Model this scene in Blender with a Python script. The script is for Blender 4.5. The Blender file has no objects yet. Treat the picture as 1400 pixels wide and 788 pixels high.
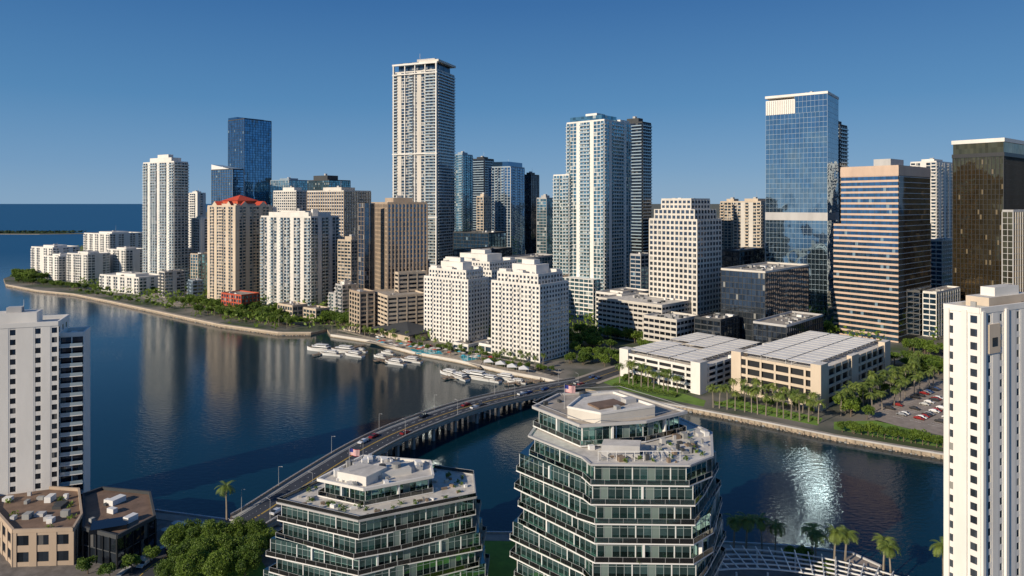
import bpy, math, random
from mathutils import Vector, Matrix, noise
random.seed(7)
R=random.Random(11)
H=100.0; F=933.3; HY=278.0; LZ=1.6
scene=bpy.context.scene
# ------------------------------------------------------------------ survey helpers (metres)
def G(x,y,z=LZ):
    d=(H-z)*F/(y-HY); return ((x-700)/F*d, d)
def XD(x,d): return (x-700)/F*d
def ZT(y,d): return H-(y-HY)*d/F
# ------------------------------------------------------------------ materials
def newmat(n):
    m=bpy.data.materials.new(n); m.use_nodes=True
    nt=m.node_tree; b=nt.nodes['Principled BSDF']; return m,nt,b
def N(nt,t,**k):
    n=nt.nodes.new(t)
    for a,v in k.items(): setattr(n,a,v)
    return n
def wall(name,col,rough=.8,var=.16,scale=.12):
    m,nt,b=newmat(name)
    tc=N(nt,'ShaderNodeTexCoord'); mp=N(nt,'ShaderNodeMapping'); mp.inputs['Scale'].default_value=(1,1,.25)
    nz=N(nt,'ShaderNodeTexNoise'); nz.inputs['Scale'].default_value=scale; nz.inputs['Detail'].default_value=6; nz.inputs['Roughness'].default_value=.65
    nt.links.new(tc.outputs['Object'],mp.inputs[0]); nt.links.new(mp.outputs[0],nz.inputs['Vector'])
    mr=N(nt,'ShaderNodeMapRange'); mr.inputs[1].default_value=.3; mr.inputs[2].default_value=.7
    mr.inputs[3].default_value=1-var; mr.inputs[4].default_value=1+var*.35
    nt.links.new(nz.outputs[0],mr.inputs[0])
    oi=N(nt,'ShaderNodeObjectInfo'); om=N(nt,'ShaderNodeMath',operation='MULTIPLY_ADD'); om.inputs[1].default_value=.14; om.inputs[2].default_value=.92
    nt.links.new(oi.outputs['Random'],om.inputs[0]); mm=N(nt,'ShaderNodeMath',operation='MULTIPLY'); nt.links.new(om.outputs[0],mm.inputs[0]); nt.links.new(mr.outputs[0],mm.inputs[1])
    mx=N(nt,'ShaderNodeVectorMath',operation='SCALE'); mx.inputs[0].default_value=col
    nt.links.new(mm.outputs[0],mx.inputs['Scale']); nt.links.new(mx.outputs[0],b.inputs['Base Color'])
    b.inputs['Roughness'].default_value=rough
    return m
def glass(name,col,metal=.8,blind=(.35,.35,.33),prob=.15,rough=.06,tilt=.025,var=.5,tilt2=None):
    m,nt,b=newmat(name)
    if tilt2 is None: tilt2=tilt
    uv=N(nt,'ShaderNodeUVMap'); fl=N(nt,'ShaderNodeVectorMath',operation='FLOOR'); nt.links.new(uv.outputs[0],fl.inputs[0])
    wn=N(nt,'ShaderNodeTexWhiteNoise',noise_dimensions='3D'); nt.links.new(fl.outputs[0],wn.inputs['Vector'])
    mr=N(nt,'ShaderNodeMapRange'); mr.inputs[3].default_value=1-var; mr.inputs[4].default_value=1+var*.5
    sep=N(nt,'ShaderNodeSeparateColor'); nt.links.new(wn.outputs['Color'],sep.inputs[0])
    nt.links.new(sep.outputs[1],mr.inputs[0])
    sc=N(nt,'ShaderNodeVectorMath',operation='SCALE'); sc.inputs[0].default_value=col; nt.links.new(mr.outputs[0],sc.inputs['Scale'])
    gt=N(nt,'ShaderNodeMath',operation='GREATER_THAN'); gt.inputs[1].default_value=1-prob; nt.links.new(sep.outputs[0],gt.inputs[0])
    mix=N(nt,'ShaderNodeMix',data_type='RGBA'); nt.links.new(gt.outputs[0],mix.inputs[0]); nt.links.new(sc.outputs[0],mix.inputs[6]); mix.inputs[7].default_value=(*blind,1)
    nt.links.new(mix.outputs[2],b.inputs['Base Color'])
    mm=N(nt,'ShaderNodeMath',operation='MULTIPLY_ADD'); nt.links.new(gt.outputs[0],mm.inputs[0]); mm.inputs[1].default_value=-.8*metal; mm.inputs[2].default_value=metal
    nt.links.new(mm.outputs[0],b.inputs['Metallic'])
    b.inputs['Roughness'].default_value=rough
    ge=N(nt,'ShaderNodeNewGeometry'); tc=N(nt,'ShaderNodeTexCoord')
    nz=N(nt,'ShaderNodeTexNoise'); nz.inputs['Scale'].default_value=.07; nz.inputs['Detail'].default_value=2; nt.links.new(tc.outputs['Object'],nz.inputs['Vector'])
    def cen(sock,k):
        sb=N(nt,'ShaderNodeVectorMath',operation='SUBTRACT'); sb.inputs[1].default_value=(.5,.5,.5); nt.links.new(sock,sb.inputs[0])
        s2=N(nt,'ShaderNodeVectorMath',operation='SCALE'); s2.inputs['Scale'].default_value=k; nt.links.new(sb.outputs[0],s2.inputs[0]); return s2.outputs[0]
    a1=N(nt,'ShaderNodeVectorMath',operation='ADD'); nt.links.new(cen(wn.outputs['Color'],tilt),a1.inputs[0]); nt.links.new(cen(nz.outputs['Color'],tilt2*1.5),a1.inputs[1])
    a2=N(nt,'ShaderNodeVectorMath',operation='ADD'); nt.links.new(ge.outputs['Normal'],a2.inputs[0]); nt.links.new(a1.outputs[0],a2.inputs[1])
    no=N(nt,'ShaderNodeVectorMath',operation='NORMALIZE'); nt.links.new(a2.outputs[0],no.inputs[0]); nt.links.new(no.outputs[0],b.inputs['Normal'])
    return m
def plain(name,col,rough=.5,metal=0):
    m,nt,b=newmat(name); b.inputs['Base Color'].default_value=(*col,1); b.inputs['Roughness'].default_value=rough; b.inputs['Metallic'].default_value=metal; return m
M={}
M['white']=wall('white_stucco',(.76,.73,.68),var=.14)
M['offwhite']=wall('offwhite_stucco',(.62,.58,.52),var=.16)
M['cream']=wall('cream_concrete',(.58,.48,.37),var=.18)
M['tan']=wall('tan_concrete',(.44,.34,.25),var=.2)
M['pinktan']=wall('pink_stone',(.58,.43,.33))
M['grey']=wall('grey_concrete',(.32,.32,.31),var=.25)
M['lgrey']=wall('light_grey_concrete',(.48,.47,.46),var=.2)
M['dgrey']=wall('dark_cladding',(.05,.055,.06))
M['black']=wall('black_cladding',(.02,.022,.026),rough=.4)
M['roof']=wall('roof_membrane',(.42,.37,.31),var=.45,scale=.3)
M['roofw']=wall('white_roof_membrane',(.66,.62,.56),var=.35,scale=.3)
M['brownroof']=wall('brown_roof',(.20,.13,.09),var=.4,scale=.3)
M['red']=wall('red_roof',(.5,.06,.025))
M['redwall']=wall('red_stucco',(.52,.09,.04))
M['bluegrey']=wall('bluegrey_metal',(.28,.36,.43),rough=.4)
M['g_res']=glass('residential_glass',(.08,.13,.18),.6,(.33,.33,.32),.2,.08)
M['g_teal']=glass('teal_glass',(.20,.39,.47),.8,(.4,.45,.45),.12,.07)
M['g_blue']=glass('blue_glass',(.14,.29,.46),.9,(.2,.3,.38),.04,.05,.012,.3,.04)
M['g_bigblue']=glass('blue_curtain_glass',(.32,.46,.56),.97,(.2,.34,.42),.0,.035,.006,.16,.09)
M['g_dark']=glass('dark_glass',(.06,.08,.11),.8,(.12,.12,.12),.08,.06)
M['g_bronze']=glass('bronze_glass',(.26,.19,.10),.9,(.2,.16,.1),.03,.05,.02,.3,.12)
M['g_grey']=glass('grey_glass',(.17,.21,.26),.85,(.3,.3,.28),.08,.07,.012,.35,.05)
M['g_off']=glass('green_office_glass',(.22,.40,.39),.95,(.20,.26,.24),.12,.025,.01,.5,.08)
M['rail']=plain('balcony_glass_rail',(.42,.52,.57),.15,.35)
M['steel']=plain('painted_steel',(.5,.5,.5),.4,.3)
M['frame']=plain('window_frame',(.42,.46,.45),.4,.3)
M['wsteel']=plain('white_steel',(.72,.71,.69),.45)
M['asphalt']=wall('asphalt',(.055,.057,.062),.9,.3,.2)
M['bridgeroad']=wall('bridge_asphalt',(.035,.043,.06),.92,.3,.2)
M['pave']=wall('pavement',(.38,.33,.27),.9,.3,.3)
M['pave2']=wall('terracotta_pavement',(.30,.25,.21),.9,.3,.3)
M['islpave']=wall('island_paving',(.20,.18,.165),.9,.45,.35)
M['seawall']=wall('seawall',(.38,.31,.23),.9,.4,.3)
M['paint']=plain('road_paint',(.75,.75,.72),.7)
M['ypaint']=plain('yellow_paint',(.7,.45,.05),.7)
M['lawn']=wall('lawn',(.14,.25,.03),.95,.35,.25)
M['pool']=plain('pool_water',(.05,.38,.5),.08)
M['wood']=wall('dock_wood',(.24,.18,.13),.85,.3,.6)
M['tire']=plain('tyre_rubber',(.02,.02,.02),.8)
M['carglass']=plain('car_glass',(.02,.025,.03),.08)
M['bark']=wall('bark',(.16,.12,.085),.9,.4,1.5)
M['palmbark']=wall('palm_bark',(.27,.23,.18),.9,.3,1.5)
def clear():
    m,nt,b=newmat('clear_glass_rail'); t=N(nt,'ShaderNodeBsdfTransparent'); t.inputs[0].default_value=(.62,.82,.80,1)
    g=N(nt,'ShaderNodeBsdfGlossy'); g.inputs['Roughness'].default_value=.03; g.inputs[0].default_value=(.9,.95,.95,1)
    f=N(nt,'ShaderNodeFresnel'); f.inputs[0].default_value=2.2; mx=N(nt,'ShaderNodeMixShader')
    nt.links.new(f.outputs[0],mx.inputs[0]); nt.links.new(t.outputs[0],mx.inputs[1]); nt.links.new(g.outputs[0],mx.inputs[2]); nt.links.new(mx.outputs[0],nt.nodes['Material Output'].inputs[0]); return m
M['clear']=clear()
def foliage(name,c1,c2):
    m,nt,b=newmat(name)
    tc=N(nt,'ShaderNodeTexCoord'); nz=N(nt,'ShaderNodeTexNoise'); nz.inputs['Scale'].default_value=.6; nz.inputs['Detail'].default_value=5
    nt.links.new(tc.outputs['Object'],nz.inputs['Vector'])
    oi=N(nt,'ShaderNodeObjectInfo'); ad=N(nt,'ShaderNodeMath',operation='MULTIPLY_ADD'); ad.inputs[1].default_value=.35; nt.links.new(oi.outputs['Random'],ad.inputs[0]); 
    nt.links.new(nz.outputs[0],ad.inputs[2])
    mr=N(nt,'ShaderNodeMapRange'); mr.inputs[1].default_value=.35; mr.inputs[2].default_value=.9; nt.links.new(ad.outputs[0],mr.inputs[0])
    mix=N(nt,'ShaderNodeMix',data_type='RGBA'); mix.inputs[6].default_value=(*c1,1); mix.inputs[7].default_value=(*c2,1)
    nt.links.new(mr.outputs[0],mix.inputs[0]); nt.links.new(mix.outputs[2],b.inputs['Base Color'])
    b.inputs['Roughness'].default_value=.6
    tl=N(nt,'ShaderNodeBsdfTranslucent'); nt.links.new(mix.outputs[2],tl.inputs[0]); ms=N(nt,'ShaderNodeMixShader'); ms.inputs[0].default_value=.35
    nt.links.new(b.outputs[0],ms.inputs[1]); nt.links.new(tl.outputs[0],ms.inputs[2]); nt.links.new(ms.outputs[0],nt.nodes['Material Output'].inputs[0])
    return m
M['leaf']=foliage('leaves',(.055,.115,.016),(.19,.28,.035))
M['palmleaf']=foliage('palm_leaves',(.09,.155,.03),(.24,.30,.06))
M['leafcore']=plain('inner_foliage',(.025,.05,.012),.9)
# ------------------------------------------------------------------ mesh builder
def offset(poly,d):
    n=len(poly); out=[]
    for i in range(n):
        p0=Vector(poly[i-1]);p1=Vector(poly[i]);p2=Vector(poly[(i+1)%n])
        a=(p1-p0).normalized(); b=(p2-p1).normalized()
        na=Vector((a.y,-a.x)); nb=Vector((b.y,-b.x)); k=1+na.dot(nb)
        m=(na+nb)/max(k,.35)
        out.append(tuple(p1+m*d))
    return out
def inside(poly,x,y,mar=0):
    for i in range(len(poly)):
        p=poly[i];q=poly[(i+1)%len(poly)];L=math.hypot(q[0]-p[0],q[1]-p[1])
        if ((q[0]-p[0])*(y-p[1])-(q[1]-p[1])*(x-p[0]))/L<mar: return False
    return True
def inpoly(poly,x,y):
    c=False; j=len(poly)-1
    for i in range(len(poly)):
        xi,yi=poly[i];xj,yj=poly[j]
        if (yi>y)!=(yj>y) and x<(xj-xi)*(y-yi)/(yj-yi)+xi: c=not c
        j=i
    return c
class MB:
    def __init__(s): s.v=[];s.f=[];s.m=[];s.uv=[];s.mats=[]
    def mi(s,k):
        if k not in s.mats: s.mats.append(k)
        return s.mats.index(k)
    def face(s,pts,mat,uv=None):
        b=len(s.v); s.v.extend(pts); n=len(pts); s.f.append(tuple(range(b,b+n))); s.m.append(s.mi(mat))
        if uv: 
            for q in uv: s.uv.extend(q)
        else: s.uv.extend([0.0]*(2*n))
    def prism(s,poly,z0,z1,mat,uv=None,top=None):
        n=len(poly)
        for i in range(n):
            p=poly[i];q=poly[(i+1)%n]; L=math.hypot(q[0]-p[0],q[1]-p[1])
            U=None
            if uv:
                nb=max(1,round(L/uv[0])); o=i*100
                U=[(o,0),(o+nb,0),(o+nb,(z1-z0)/uv[1]),(o,(z1-z0)/uv[1])]
            s.face([(p[0],p[1],z0),(q[0],q[1],z0),(q[0],q[1],z1),(p[0],p[1],z1)],mat,U)
        s.face([(p[0],p[1],z1) for p in poly],top or mat)
        s.face([(p[0],p[1],z0) for p in reversed(poly)],mat)
    def obox(s,p,u,n,u0,u1,n0,n1,z0,z1,mat):
        b=len(s.v); px,py=p
        def P(a,c,z): return (px+u[0]*a+n[0]*c,py+u[1]*a+n[1]*c,z)
        s.v.extend([P(u0,n1,z0),P(u1,n1,z0),P(u1,n0,z0),P(u0,n0,z0),P(u0,n1,z1),P(u1,n1,z1),P(u1,n0,z1),P(u0,n0,z1)])
        k=s.mi(mat)
        for f in ((0,1,5,4),(1,2,6,5),(2,3,7,6),(3,0,4,7),(4,5,6,7),(3,2,1,0)):
            s.f.append(tuple(b+i for i in f)); s.m.append(k)
        s.uv.extend([0.0]*48)
    def box(s,cx,cy,z0,sx,sy,sz,mat,ang=0):
        u=(math.cos(ang),math.sin(ang)); n=(math.sin(ang),-math.cos(ang))
        s.obox((cx,cy),u,n,-sx/2,sx/2,-sy/2,sy/2,z0,z0+sz,mat)
    def cyl(s,cx,cy,z0,z1,r0,r1,mat,n=8):
        a=[2*math.pi*i/n for i in range(n)]
        for i in range(n):
            c,d=a[i],a[(i+1)%n]
            s.face([(cx+r0*math.cos(c),cy+r0*math.sin(c),z0),(cx+r0*math.cos(d),cy+r0*math.sin(d),z0),(cx+r1*math.cos(d),cy+r1*math.sin(d),z1),(cx+r1*math.cos(c),cy+r1*math.sin(c),z1)],mat)
        s.face([(cx+r1*math.cos(c),cy+r1*math.sin(c),z1) for c in a],mat)
    def beam(s,a,b,w,mat):
        a=Vector(a);b=Vector(b); d=(b-a).normalized(); up=Vector((0,0,1)) if abs(d.z)<.9 else Vector((1,0,0))
        x=d.cross(up).normalized()*w/2; y=x.cross(d).normalized()*w/2
        A=[a+x+y,a-x+y,a-x-y,a+x-y];B=[b+x+y,b-x+y,b-x-y,b+x-y]
        for i in range(4):
            j=(i+1)%4; s.face([tuple(A[i]),tuple(A[j]),tuple(B[j]),tuple(B[i])],mat)
        s.face([tuple(q) for q in B],mat); s.face([tuple(q) for q in reversed(A)],mat)
    def mesh(s,name):
        me=bpy.data.meshes.new(name); me.from_pydata(s.v,[],s.f)
        for k in s.mats: me.materials.append(M[k])
        me.polygons.foreach_set('material_index',s.m)
        ul=me.uv_layers.new(name='UVMap'); ul.data.foreach_set('uv',s.uv)
        me.update(); return me
    def obj(s,name):
        o=bpy.data.objects.new(name,s.mesh(name)); scene.collection.objects.link(o); return o
def inst(me,name,x,y,z,rot=0,sc=1,scz=None):
    o=bpy.data.objects.new(name,me); scene.collection.objects.link(o); o.location=(x,y,z); o.rotation_euler=(0,0,rot); o.scale=(sc,sc,scz or sc); return o
def leafquad(mb,c,s,mat,rr):
    a=Vector((rr.gauss(0,1),rr.gauss(0,1),rr.gauss(0,1))).normalized(); b_=a.cross(Vector((rr.gauss(0,1),rr.gauss(0,1),rr.gauss(0,1)))).normalized()
    a=a*s; b_=b_*s*.55
    mb.face([tuple(c-a),tuple(c-b_),tuple(c+a),tuple(c+b_)],mat)
# ------------------------------------------------------------------ facades
def S(**k):
    d=dict(fh=3.3,glass='g_res',sd=.15,ts=.7,slab='white',bay=4,pw=.6,pd=.3,pier='white',pat='W',bd=1.5,rail='rail')
    d.update(k); return d
def facade(mb,poly,z0,z1,st,pats=None):
    fh=st['fh']; n=max(1,round((z1-z0)/fh)); h=(z1-z0)/n
    mb.prism(poly,z0,z1,st['glass'],uv=(st['bay']/2,h))
    if st['ts']>0:
        op=offset(poly,st['sd'])
        for k in range(n+1):
            zz=z0+k*h; a=zz-st['ts']*.35; b=zz+st['ts']*.65
            if k==0:a=z0
            if k==n:b=z1+.05
            mb.prism(op,a,b,st['slab'])
    for i in range(len(poly)):
        p=poly[i];q=poly[(i+1)%len(poly)]; L=math.hypot(q[0]-p[0],q[1]-p[1])
        if L<1.5: continue
        u=((q[0]-p[0])/L,(q[1]-p[1])/L); nn=(u[1],-u[0])
        nb=max(1,round(L/st['bay'])); bw=L/nb
        pat=pats[i] if pats and pats[i] else st['pat']
        if st['pw']>0:
            for j in range(nb+1):
                c=j*bw; a=max(c-st['pw']/2,0); b=min(c+st['pw']/2,L)
                if j==0:a=-st['pd']+.003
                if j==nb:b=L+st['pd']-.003
                mb.obox(p,u,nn,a,b,-.05,st['pd'],z0,z1+.08,st['pier'])
        lit=pat[0]=='='; 
        if lit: pat=pat[1:]
        seq=[pat[jj%len(pat)] for jj in range(nb)]
        if len(pat)>1 and not lit:
            for jj in range(nb//2): seq[nb-1-jj]=seq[jj]
        j=0
        while j<nb:
            k=j
            while k+1<nb and seq[k+1]==seq[j]: k+=1
            a=j*bw;b=(k+1)*bw;ch=seq[j]
            if ch=='S': mb.obox(p,u,nn,a,b,-.05,max(st['pd'],st['sd'])+.04,z0,z1+.03,st['pier'])
            if ch in 'BD':
                bd=st['bd']
                for f in range(1,n):
                    zz=z0+f*h
                    mb.obox(p,u,nn,a+.1,b-.1,0,bd,zz-.12,zz+.13,st['slab'])
                    mb.obox(p,u,nn,a+.12,b-.12,bd-.12,bd-.03,zz+.13,zz+1.15,st['rail'])
            j=k+1
    return h
def roofkit(mb,poly,z,par=1.2,wallm='white',roofm='roof',units=6,pent=0,pm='white'):
    for i in range(len(poly)):
        p=poly[i];q=poly[(i+1)%len(poly)]; L=math.hypot(q[0]-p[0],q[1]-p[1])
        if L<.3: continue
        u=((q[0]-p[0])/L,(q[1]-p[1])/L); nn=(u[1],-u[0])
        mb.obox(p,u,nn,0,L,-.35,.2+.01*i,z,z+par,wallm)
    mb.prism(offset(poly,-.34),z,z+.12,roofm)
    cx=sum(p[0] for p in poly)/len(poly); cy=sum(p[1] for p in poly)/len(poly)
    e=poly[1][0]-poly[0][0],poly[1][1]-poly[0][1]; ang=math.atan2(e[1],e[0])
    def rp(s=.75):
        i=R.randrange(len(poly)); p=poly[i];q=poly[(i+1)%len(poly)];t=R.random();w=R.random()**.5*s
        return cx+(p[0]*(1-t)+q[0]*t-cx)*w, cy+(p[1]*(1-t)+q[1]*t-cy)*w
    if pent>0:
        pp=[(cx+(p[0]-cx)*.5,cy+(p[1]-cy)*.5) for p in poly]
        mb.prism(pp,z+.1,z+pent,pm,top=roofm)
        mb.box(cx,cy,z+pent,4,3,pent*.4,'lgrey',ang)
        mb.cyl(cx+2,cy+1,z+pent,z+pent+R.uniform(3,9),.15,.06,'steel',5)
    for _ in range(units):
        x,y=rp(); s=R.uniform(.8,2.6)
        mb.box(x,y,z+.12,s,s*R.uniform(.5,1.8),R.uniform(.6,1.8),R.choice(['lgrey','wsteel','grey','dgrey']),ang)
centres=[]
def quad(xl,xc,xr,D,a,maxw=70,shr=0):
    a=math.radians(a); tl=(xl-700)/F; tr=(xr-700)/F; cx=XD(xc,D); cy=D
    wl=(cx-tl*cy)/max(.05,(math.cos(a)+tl*math.sin(a)))
    k=math.sin(a)-tr*math.cos(a)
    wr=(tr*cy-cx)/k if k>.02 else maxw
    wl=min(max(wl,6),maxw); wr=min(max(wr,6),maxw)
    l=(-math.cos(a),math.sin(a)); r=(math.sin(a),math.cos(a))
    C=(cx,cy); Rr=(cx+r[0]*wr,cy+r[1]*wr); Lf=(cx+l[0]*wl,cy+l[1]*wl); Bk=(Rr[0]+l[0]*wl,Rr[1]+l[1]*wl)
    centres.append(((C[0]+Bk[0])/2,(C[1]+Bk[1])/2,math.hypot(wl,wr)/2))
    return [C,Rr,Bk,Lf]
def sub(poly,r0,r1,l0,l1):
    C,Rr,Bk,Lf=[Vector(p) for p in poly]; r=Rr-C; l=Lf-C
    return [tuple(C+r*r0+l*l0),tuple(C+r*r1+l*l0),tuple(C+r*r1+l*l1),tuple(C+r*r0+l*l1)]
def tower(name,xl,xc,xr,yt,D,a,st,pats=None,maxw=70,wallm=None,pent=4,units=6,roofm='roof',crown=None,z1=None,par=1.3):
    poly=quad(xl,xc,xr,D,a,maxw); z=z1 or ZT(yt,D); mb=MB()
    facade(mb,poly,LZ,z,st,pats)
    roofkit(mb,poly,z+.1,par,wallm or st['slab'],roofm,units,pent,wallm or st['slab'])
    if crown: crown(mb,poly,z)
    return mb.obj(name)
# ================================================================== GROUND, WATER
w=90000
me=bpy.data.meshes.new('water'); me.from_pydata([(-w,-2000,0),(w,-2000,0),(w,w,0),(-w,w,0)],[],[(0,1,2,3)])
m,nt,b=newmat('sea_water')
b.inputs['IOR'].default_value=1.33; b.inputs['Specular IOR Level'].default_value=.42; b.inputs['Specular Tint'].default_value=(.80,.92,1,1)
tc=N(nt,'ShaderNodeTexCoord'); sx=N(nt,'ShaderNodeSeparateXYZ'); nt.links.new(tc.outputs['Object'],sx.inputs[0])
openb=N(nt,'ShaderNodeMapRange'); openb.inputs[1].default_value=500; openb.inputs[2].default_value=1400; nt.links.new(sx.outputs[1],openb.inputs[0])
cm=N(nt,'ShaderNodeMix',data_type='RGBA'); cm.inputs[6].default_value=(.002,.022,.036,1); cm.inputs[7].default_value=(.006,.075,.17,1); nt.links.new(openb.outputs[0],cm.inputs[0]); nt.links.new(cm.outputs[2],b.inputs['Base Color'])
n1=N(nt,'ShaderNodeTexNoise'); n1.inputs['Scale'].default_value=.42; n1.inputs['Detail'].default_value=4; n1.inputs['Roughness'].default_value=.55
n2=N(nt,'ShaderNodeTexNoise'); n2.inputs['Scale'].default_value=.012; n2.inputs['Detail'].default_value=3
mpw=N(nt,'ShaderNodeMapping'); mpw.inputs['Scale'].default_value=(1,1.6,1); mpw.inputs['Rotation'].default_value=(0,0,.5)
nt.links.new(tc.outputs['Object'],mpw.inputs[0]); nt.links.new(mpw.outputs[0],n1.inputs['Vector']); nt.links.new(tc.outputs['Object'],n2.inputs['Vector'])
mr=N(nt,'ShaderNodeMapRange'); mr.inputs[1].default_value=.35; mr.inputs[2].default_value=.65; mr.inputs[3].default_value=.22; mr.inputs[4].default_value=.55
nt.links.new(n2.outputs[0],mr.inputs[0])
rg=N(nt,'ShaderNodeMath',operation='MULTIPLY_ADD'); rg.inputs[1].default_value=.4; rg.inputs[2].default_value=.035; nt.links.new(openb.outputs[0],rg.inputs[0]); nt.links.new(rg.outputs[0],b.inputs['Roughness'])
bp=N(nt,'ShaderNodeBump'); bp.inputs['Distance'].default_value=.19; nt.links.new(mr.outputs[0],bp.inputs['Strength']); nt.links.new(n1.outputs[0],bp.inputs['Height'])
nt.links.new(bp.outputs[0],b.inputs['Normal'])
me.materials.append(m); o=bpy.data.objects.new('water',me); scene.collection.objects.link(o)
shore_px=[(300,281.5),(262,300),(205,318),(112,336),(55,362),(5,381),(8,390),(50,398),(100,403),(150,413),(220,428),(300,445),(380,456),(425,456),(447,450),
 (452,458),(505,466),(565,482),(625,493),(690,508),(745,518),(790,530),(835,538),(880,548),(940,558),(1040,577),(1140,597),(1290,622),(1450,650),(1700,690)]
shore=[G(*p) for p in shore_px]
land=list(shore)+[(600,150),(9000,2000),(60000,40000),(60000,85000),(-36000,85000)]
def landmat():
    m,nt,b=newmat('urban_ground')
    tc=N(nt,'ShaderNodeTexCoord'); nz=N(nt,'ShaderNodeTexNoise'); nz.inputs['Scale'].default_value=.02; nz.inputs['Detail'].default_value=8
    nt.links.new(tc.outputs['Object'],nz.inputs['Vector'])
    cr=N(nt,'ShaderNodeValToRGB'); nt.links.new(nz.outputs[0],cr.inputs[0])
    e=cr.color_ramp.elements; e[0].position=.4; e[0].color=(.045,.07,.02,1); e[1].position=.6; e[1].color=(.20,.18,.15,1)
    x=e.new(.5); x.color=(.085,.09,.07,1)
    nt.links.new(cr.outputs[0],b.inputs['Base Color']); b.inputs['Roughness'].default_value=.95; return m
M['land']=landmat()
mb=MB(); mb.prism(land,-3,LZ,'seawall',top='land'); mb.obj('ground')
def smooth(pts,n=8):
    out=[]; P=[pts[0]]+list(pts)+[pts[-1]]
    for i in range(1,len(P)-2):
        a,b_,c,d=[Vector(P[i+k]) for k in (-1,0,1,2)]
        for k in range(n):
            t=k/n; out.append(tuple(.5*((2*b_)+(c-a)*t+(2*a-5*b_+4*c-d)*t*t+(3*b_-a-3*c+d)*t**3)))
    out.append(tuple(P[-2])); return out
def side(pts,d):
    out=[]
    for i in range(len(pts)):
        a=Vector(pts[max(0,i-1)][:2]);b_=Vector(pts[min(len(pts)-1,i+1)][:2]); t=(b_-a).normalized(); out.append((pts[i][0]+t.y*d,pts[i][1]-t.x*d))
    return out
def ribbon(mb,pts,d0,d1,z0,z1,mat,zf=None):
    A=side(pts,d0);B=side(pts,d1)
    for i in range(len(pts)-1):
        o0=zf[i] if zf else 0; o1=zf[i+1] if zf else 0
        a0,a1,b0,b1=A[i],A[i+1],B[i],B[i+1]
        def q(p,z): return (p[0],p[1],z)
        mb.face([q(b0,z1+o0),q(b1,z1+o1),q(a1,z1+o1),q(a0,z1+o0)],mat)
        if z1-z0>.001:
            mb.face([q(a0,z0+o0),q(a0,z1+o0),q(a1,z1+o1),q(a1,z0+o1)],mat)
            mb.face([q(b0,z0+o0),q(b1,z0+o1),q(b1,z1+o1),q(b0,z1+o0)],mat)
            mb.face([q(a0,z0+o0),q(a1,z0+o1),q(b1,z0+o1),q(b0,z0+o0)],mat)
mb=MB(); sp=shore[6:14]; ribbon(mb,sp,-.8,-6,LZ,LZ+.14,'pave'); ribbon(mb,sp,-.1,-.7,LZ,LZ+.9,'cream'); mb.obj('promenade')
mb=MB(); sp=shore[15:22]; ribbon(mb,sp,-.8,-7,LZ,LZ+.14,'pave'); ribbon(mb,sp,.05,-.5,LZ-1,LZ+.5,'offwhite'); mb.obj('promenade')
mb=MB(); sp=shore[22:29]; ribbon(mb,sp,-.5,-3.4,LZ,LZ+.14,'pave'); ribbon(mb,sp,0.02,-.45,LZ-.1,LZ+.5,'lgrey'); 
for i in range(70):
    t=i/70*6; k=int(t); f=t-k; p=sp[k];q=sp[min(k+1,len(sp)-1)]
    mb.box(p[0]*(1-f)+q[0]*f,p[1]*(1-f)+q[1]*f-.3,-1,.4,.4,2.4,'seawall')
mb.obj('promenade')
mb=MB()
for seg in (list(range(6,13)),list(range(24,28))):
    for i in seg:
        a=Vector(shore[i]);b_=Vector(shore[i+1]);n=int((b_-a).length/1.1)
        for k in range(n):
            p=a.lerp(b_,(k+R.random())/n); s=R.uniform(.5,1.1); mb.box(p.x+R.uniform(-.4,.4),p.y-R.uniform(.2,1.2),-.4,s,s*.8,s*.7+.2,R.choice(['seawall','grey','tan']),R.uniform(0,3))
mb.obj('shore_rocks')
def patch(name,px,mat,z=.02):
    pl=[G(*p) for p in px]
    ar=sum(pl[i-1][0]*pl[i][1]-pl[i][0]*pl[i-1][1] for i in range(len(pl)))
    if ar<0: pl.reverse()
    mb=MB(); mb.prism(pl,LZ-.05,LZ+z,mat); return mb.obj(name)
patch('lawn',[(812,518),(850,513),(965,548),(962,556),(850,533)],'lawn',.03)
patch('lawn',[(975,553),(1000,545),(1125,572),(1118,582)],'lawn',.03)
patch('lawn',[(1140,577),(1200,575),(1290,600),(1290,612),(1140,587)],'lawn',.03)
patch('parking_lot',[(1180,560),(1268,518),(1420,545),(1420,612),(1290,596),(1190,574)],'pave2',.03)
patch('sand_court',[(255,395),(300,418),(240,420),(190,406),(225,398)],'pave',.03)
isl=[(-400,640),(60,684),(105,686),(210,698),(318,712),(420,722),(560,727),(700,729),(860,736),(990,742),(1080,747),(1165,757),(1205,775),(1225,800),(1300,900)]
ip=[G(*p) for p in isl]+[(70,60),(400,60),(400,-100),(-300,-100)]
def ccw(pl):
    ar=sum(pl[i-1][0]*pl[i][1]-pl[i][0]*pl[i-1][1] for i in range(len(pl)))
    return pl if ar>0 else list(reversed(pl))
mb=MB(); mb.prism(ccw(ip),-3,LZ,'seawall',top='islpave'); mb.obj('island_ground')
mb=MB(); sp=[G(*p) for p in isl[3:13]]; ribbon(mb,sp,-.05,.5,LZ,LZ+.5,'lgrey'); ribbon(mb,sp,1,5,LZ,LZ+.1,'pave2'); mb.obj('waterfront_walk')
patch('lawn',[(600,737),(705,738),(760,900),(560,900)],'lawn',.05)
patch('lawn',[(225,745),(330,728),(380,800),(240,820)],'lawn',.05)
mb=MB()
pl=[(XD(-300,2250),2250),(XD(60,2200),2180),(XD(112,2200),2230),(XD(60,2330),2330),(XD(-300,2450),2400)]
mb.prism(pl,-2,1.5,'seawall',top='leafcore'); 
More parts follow.
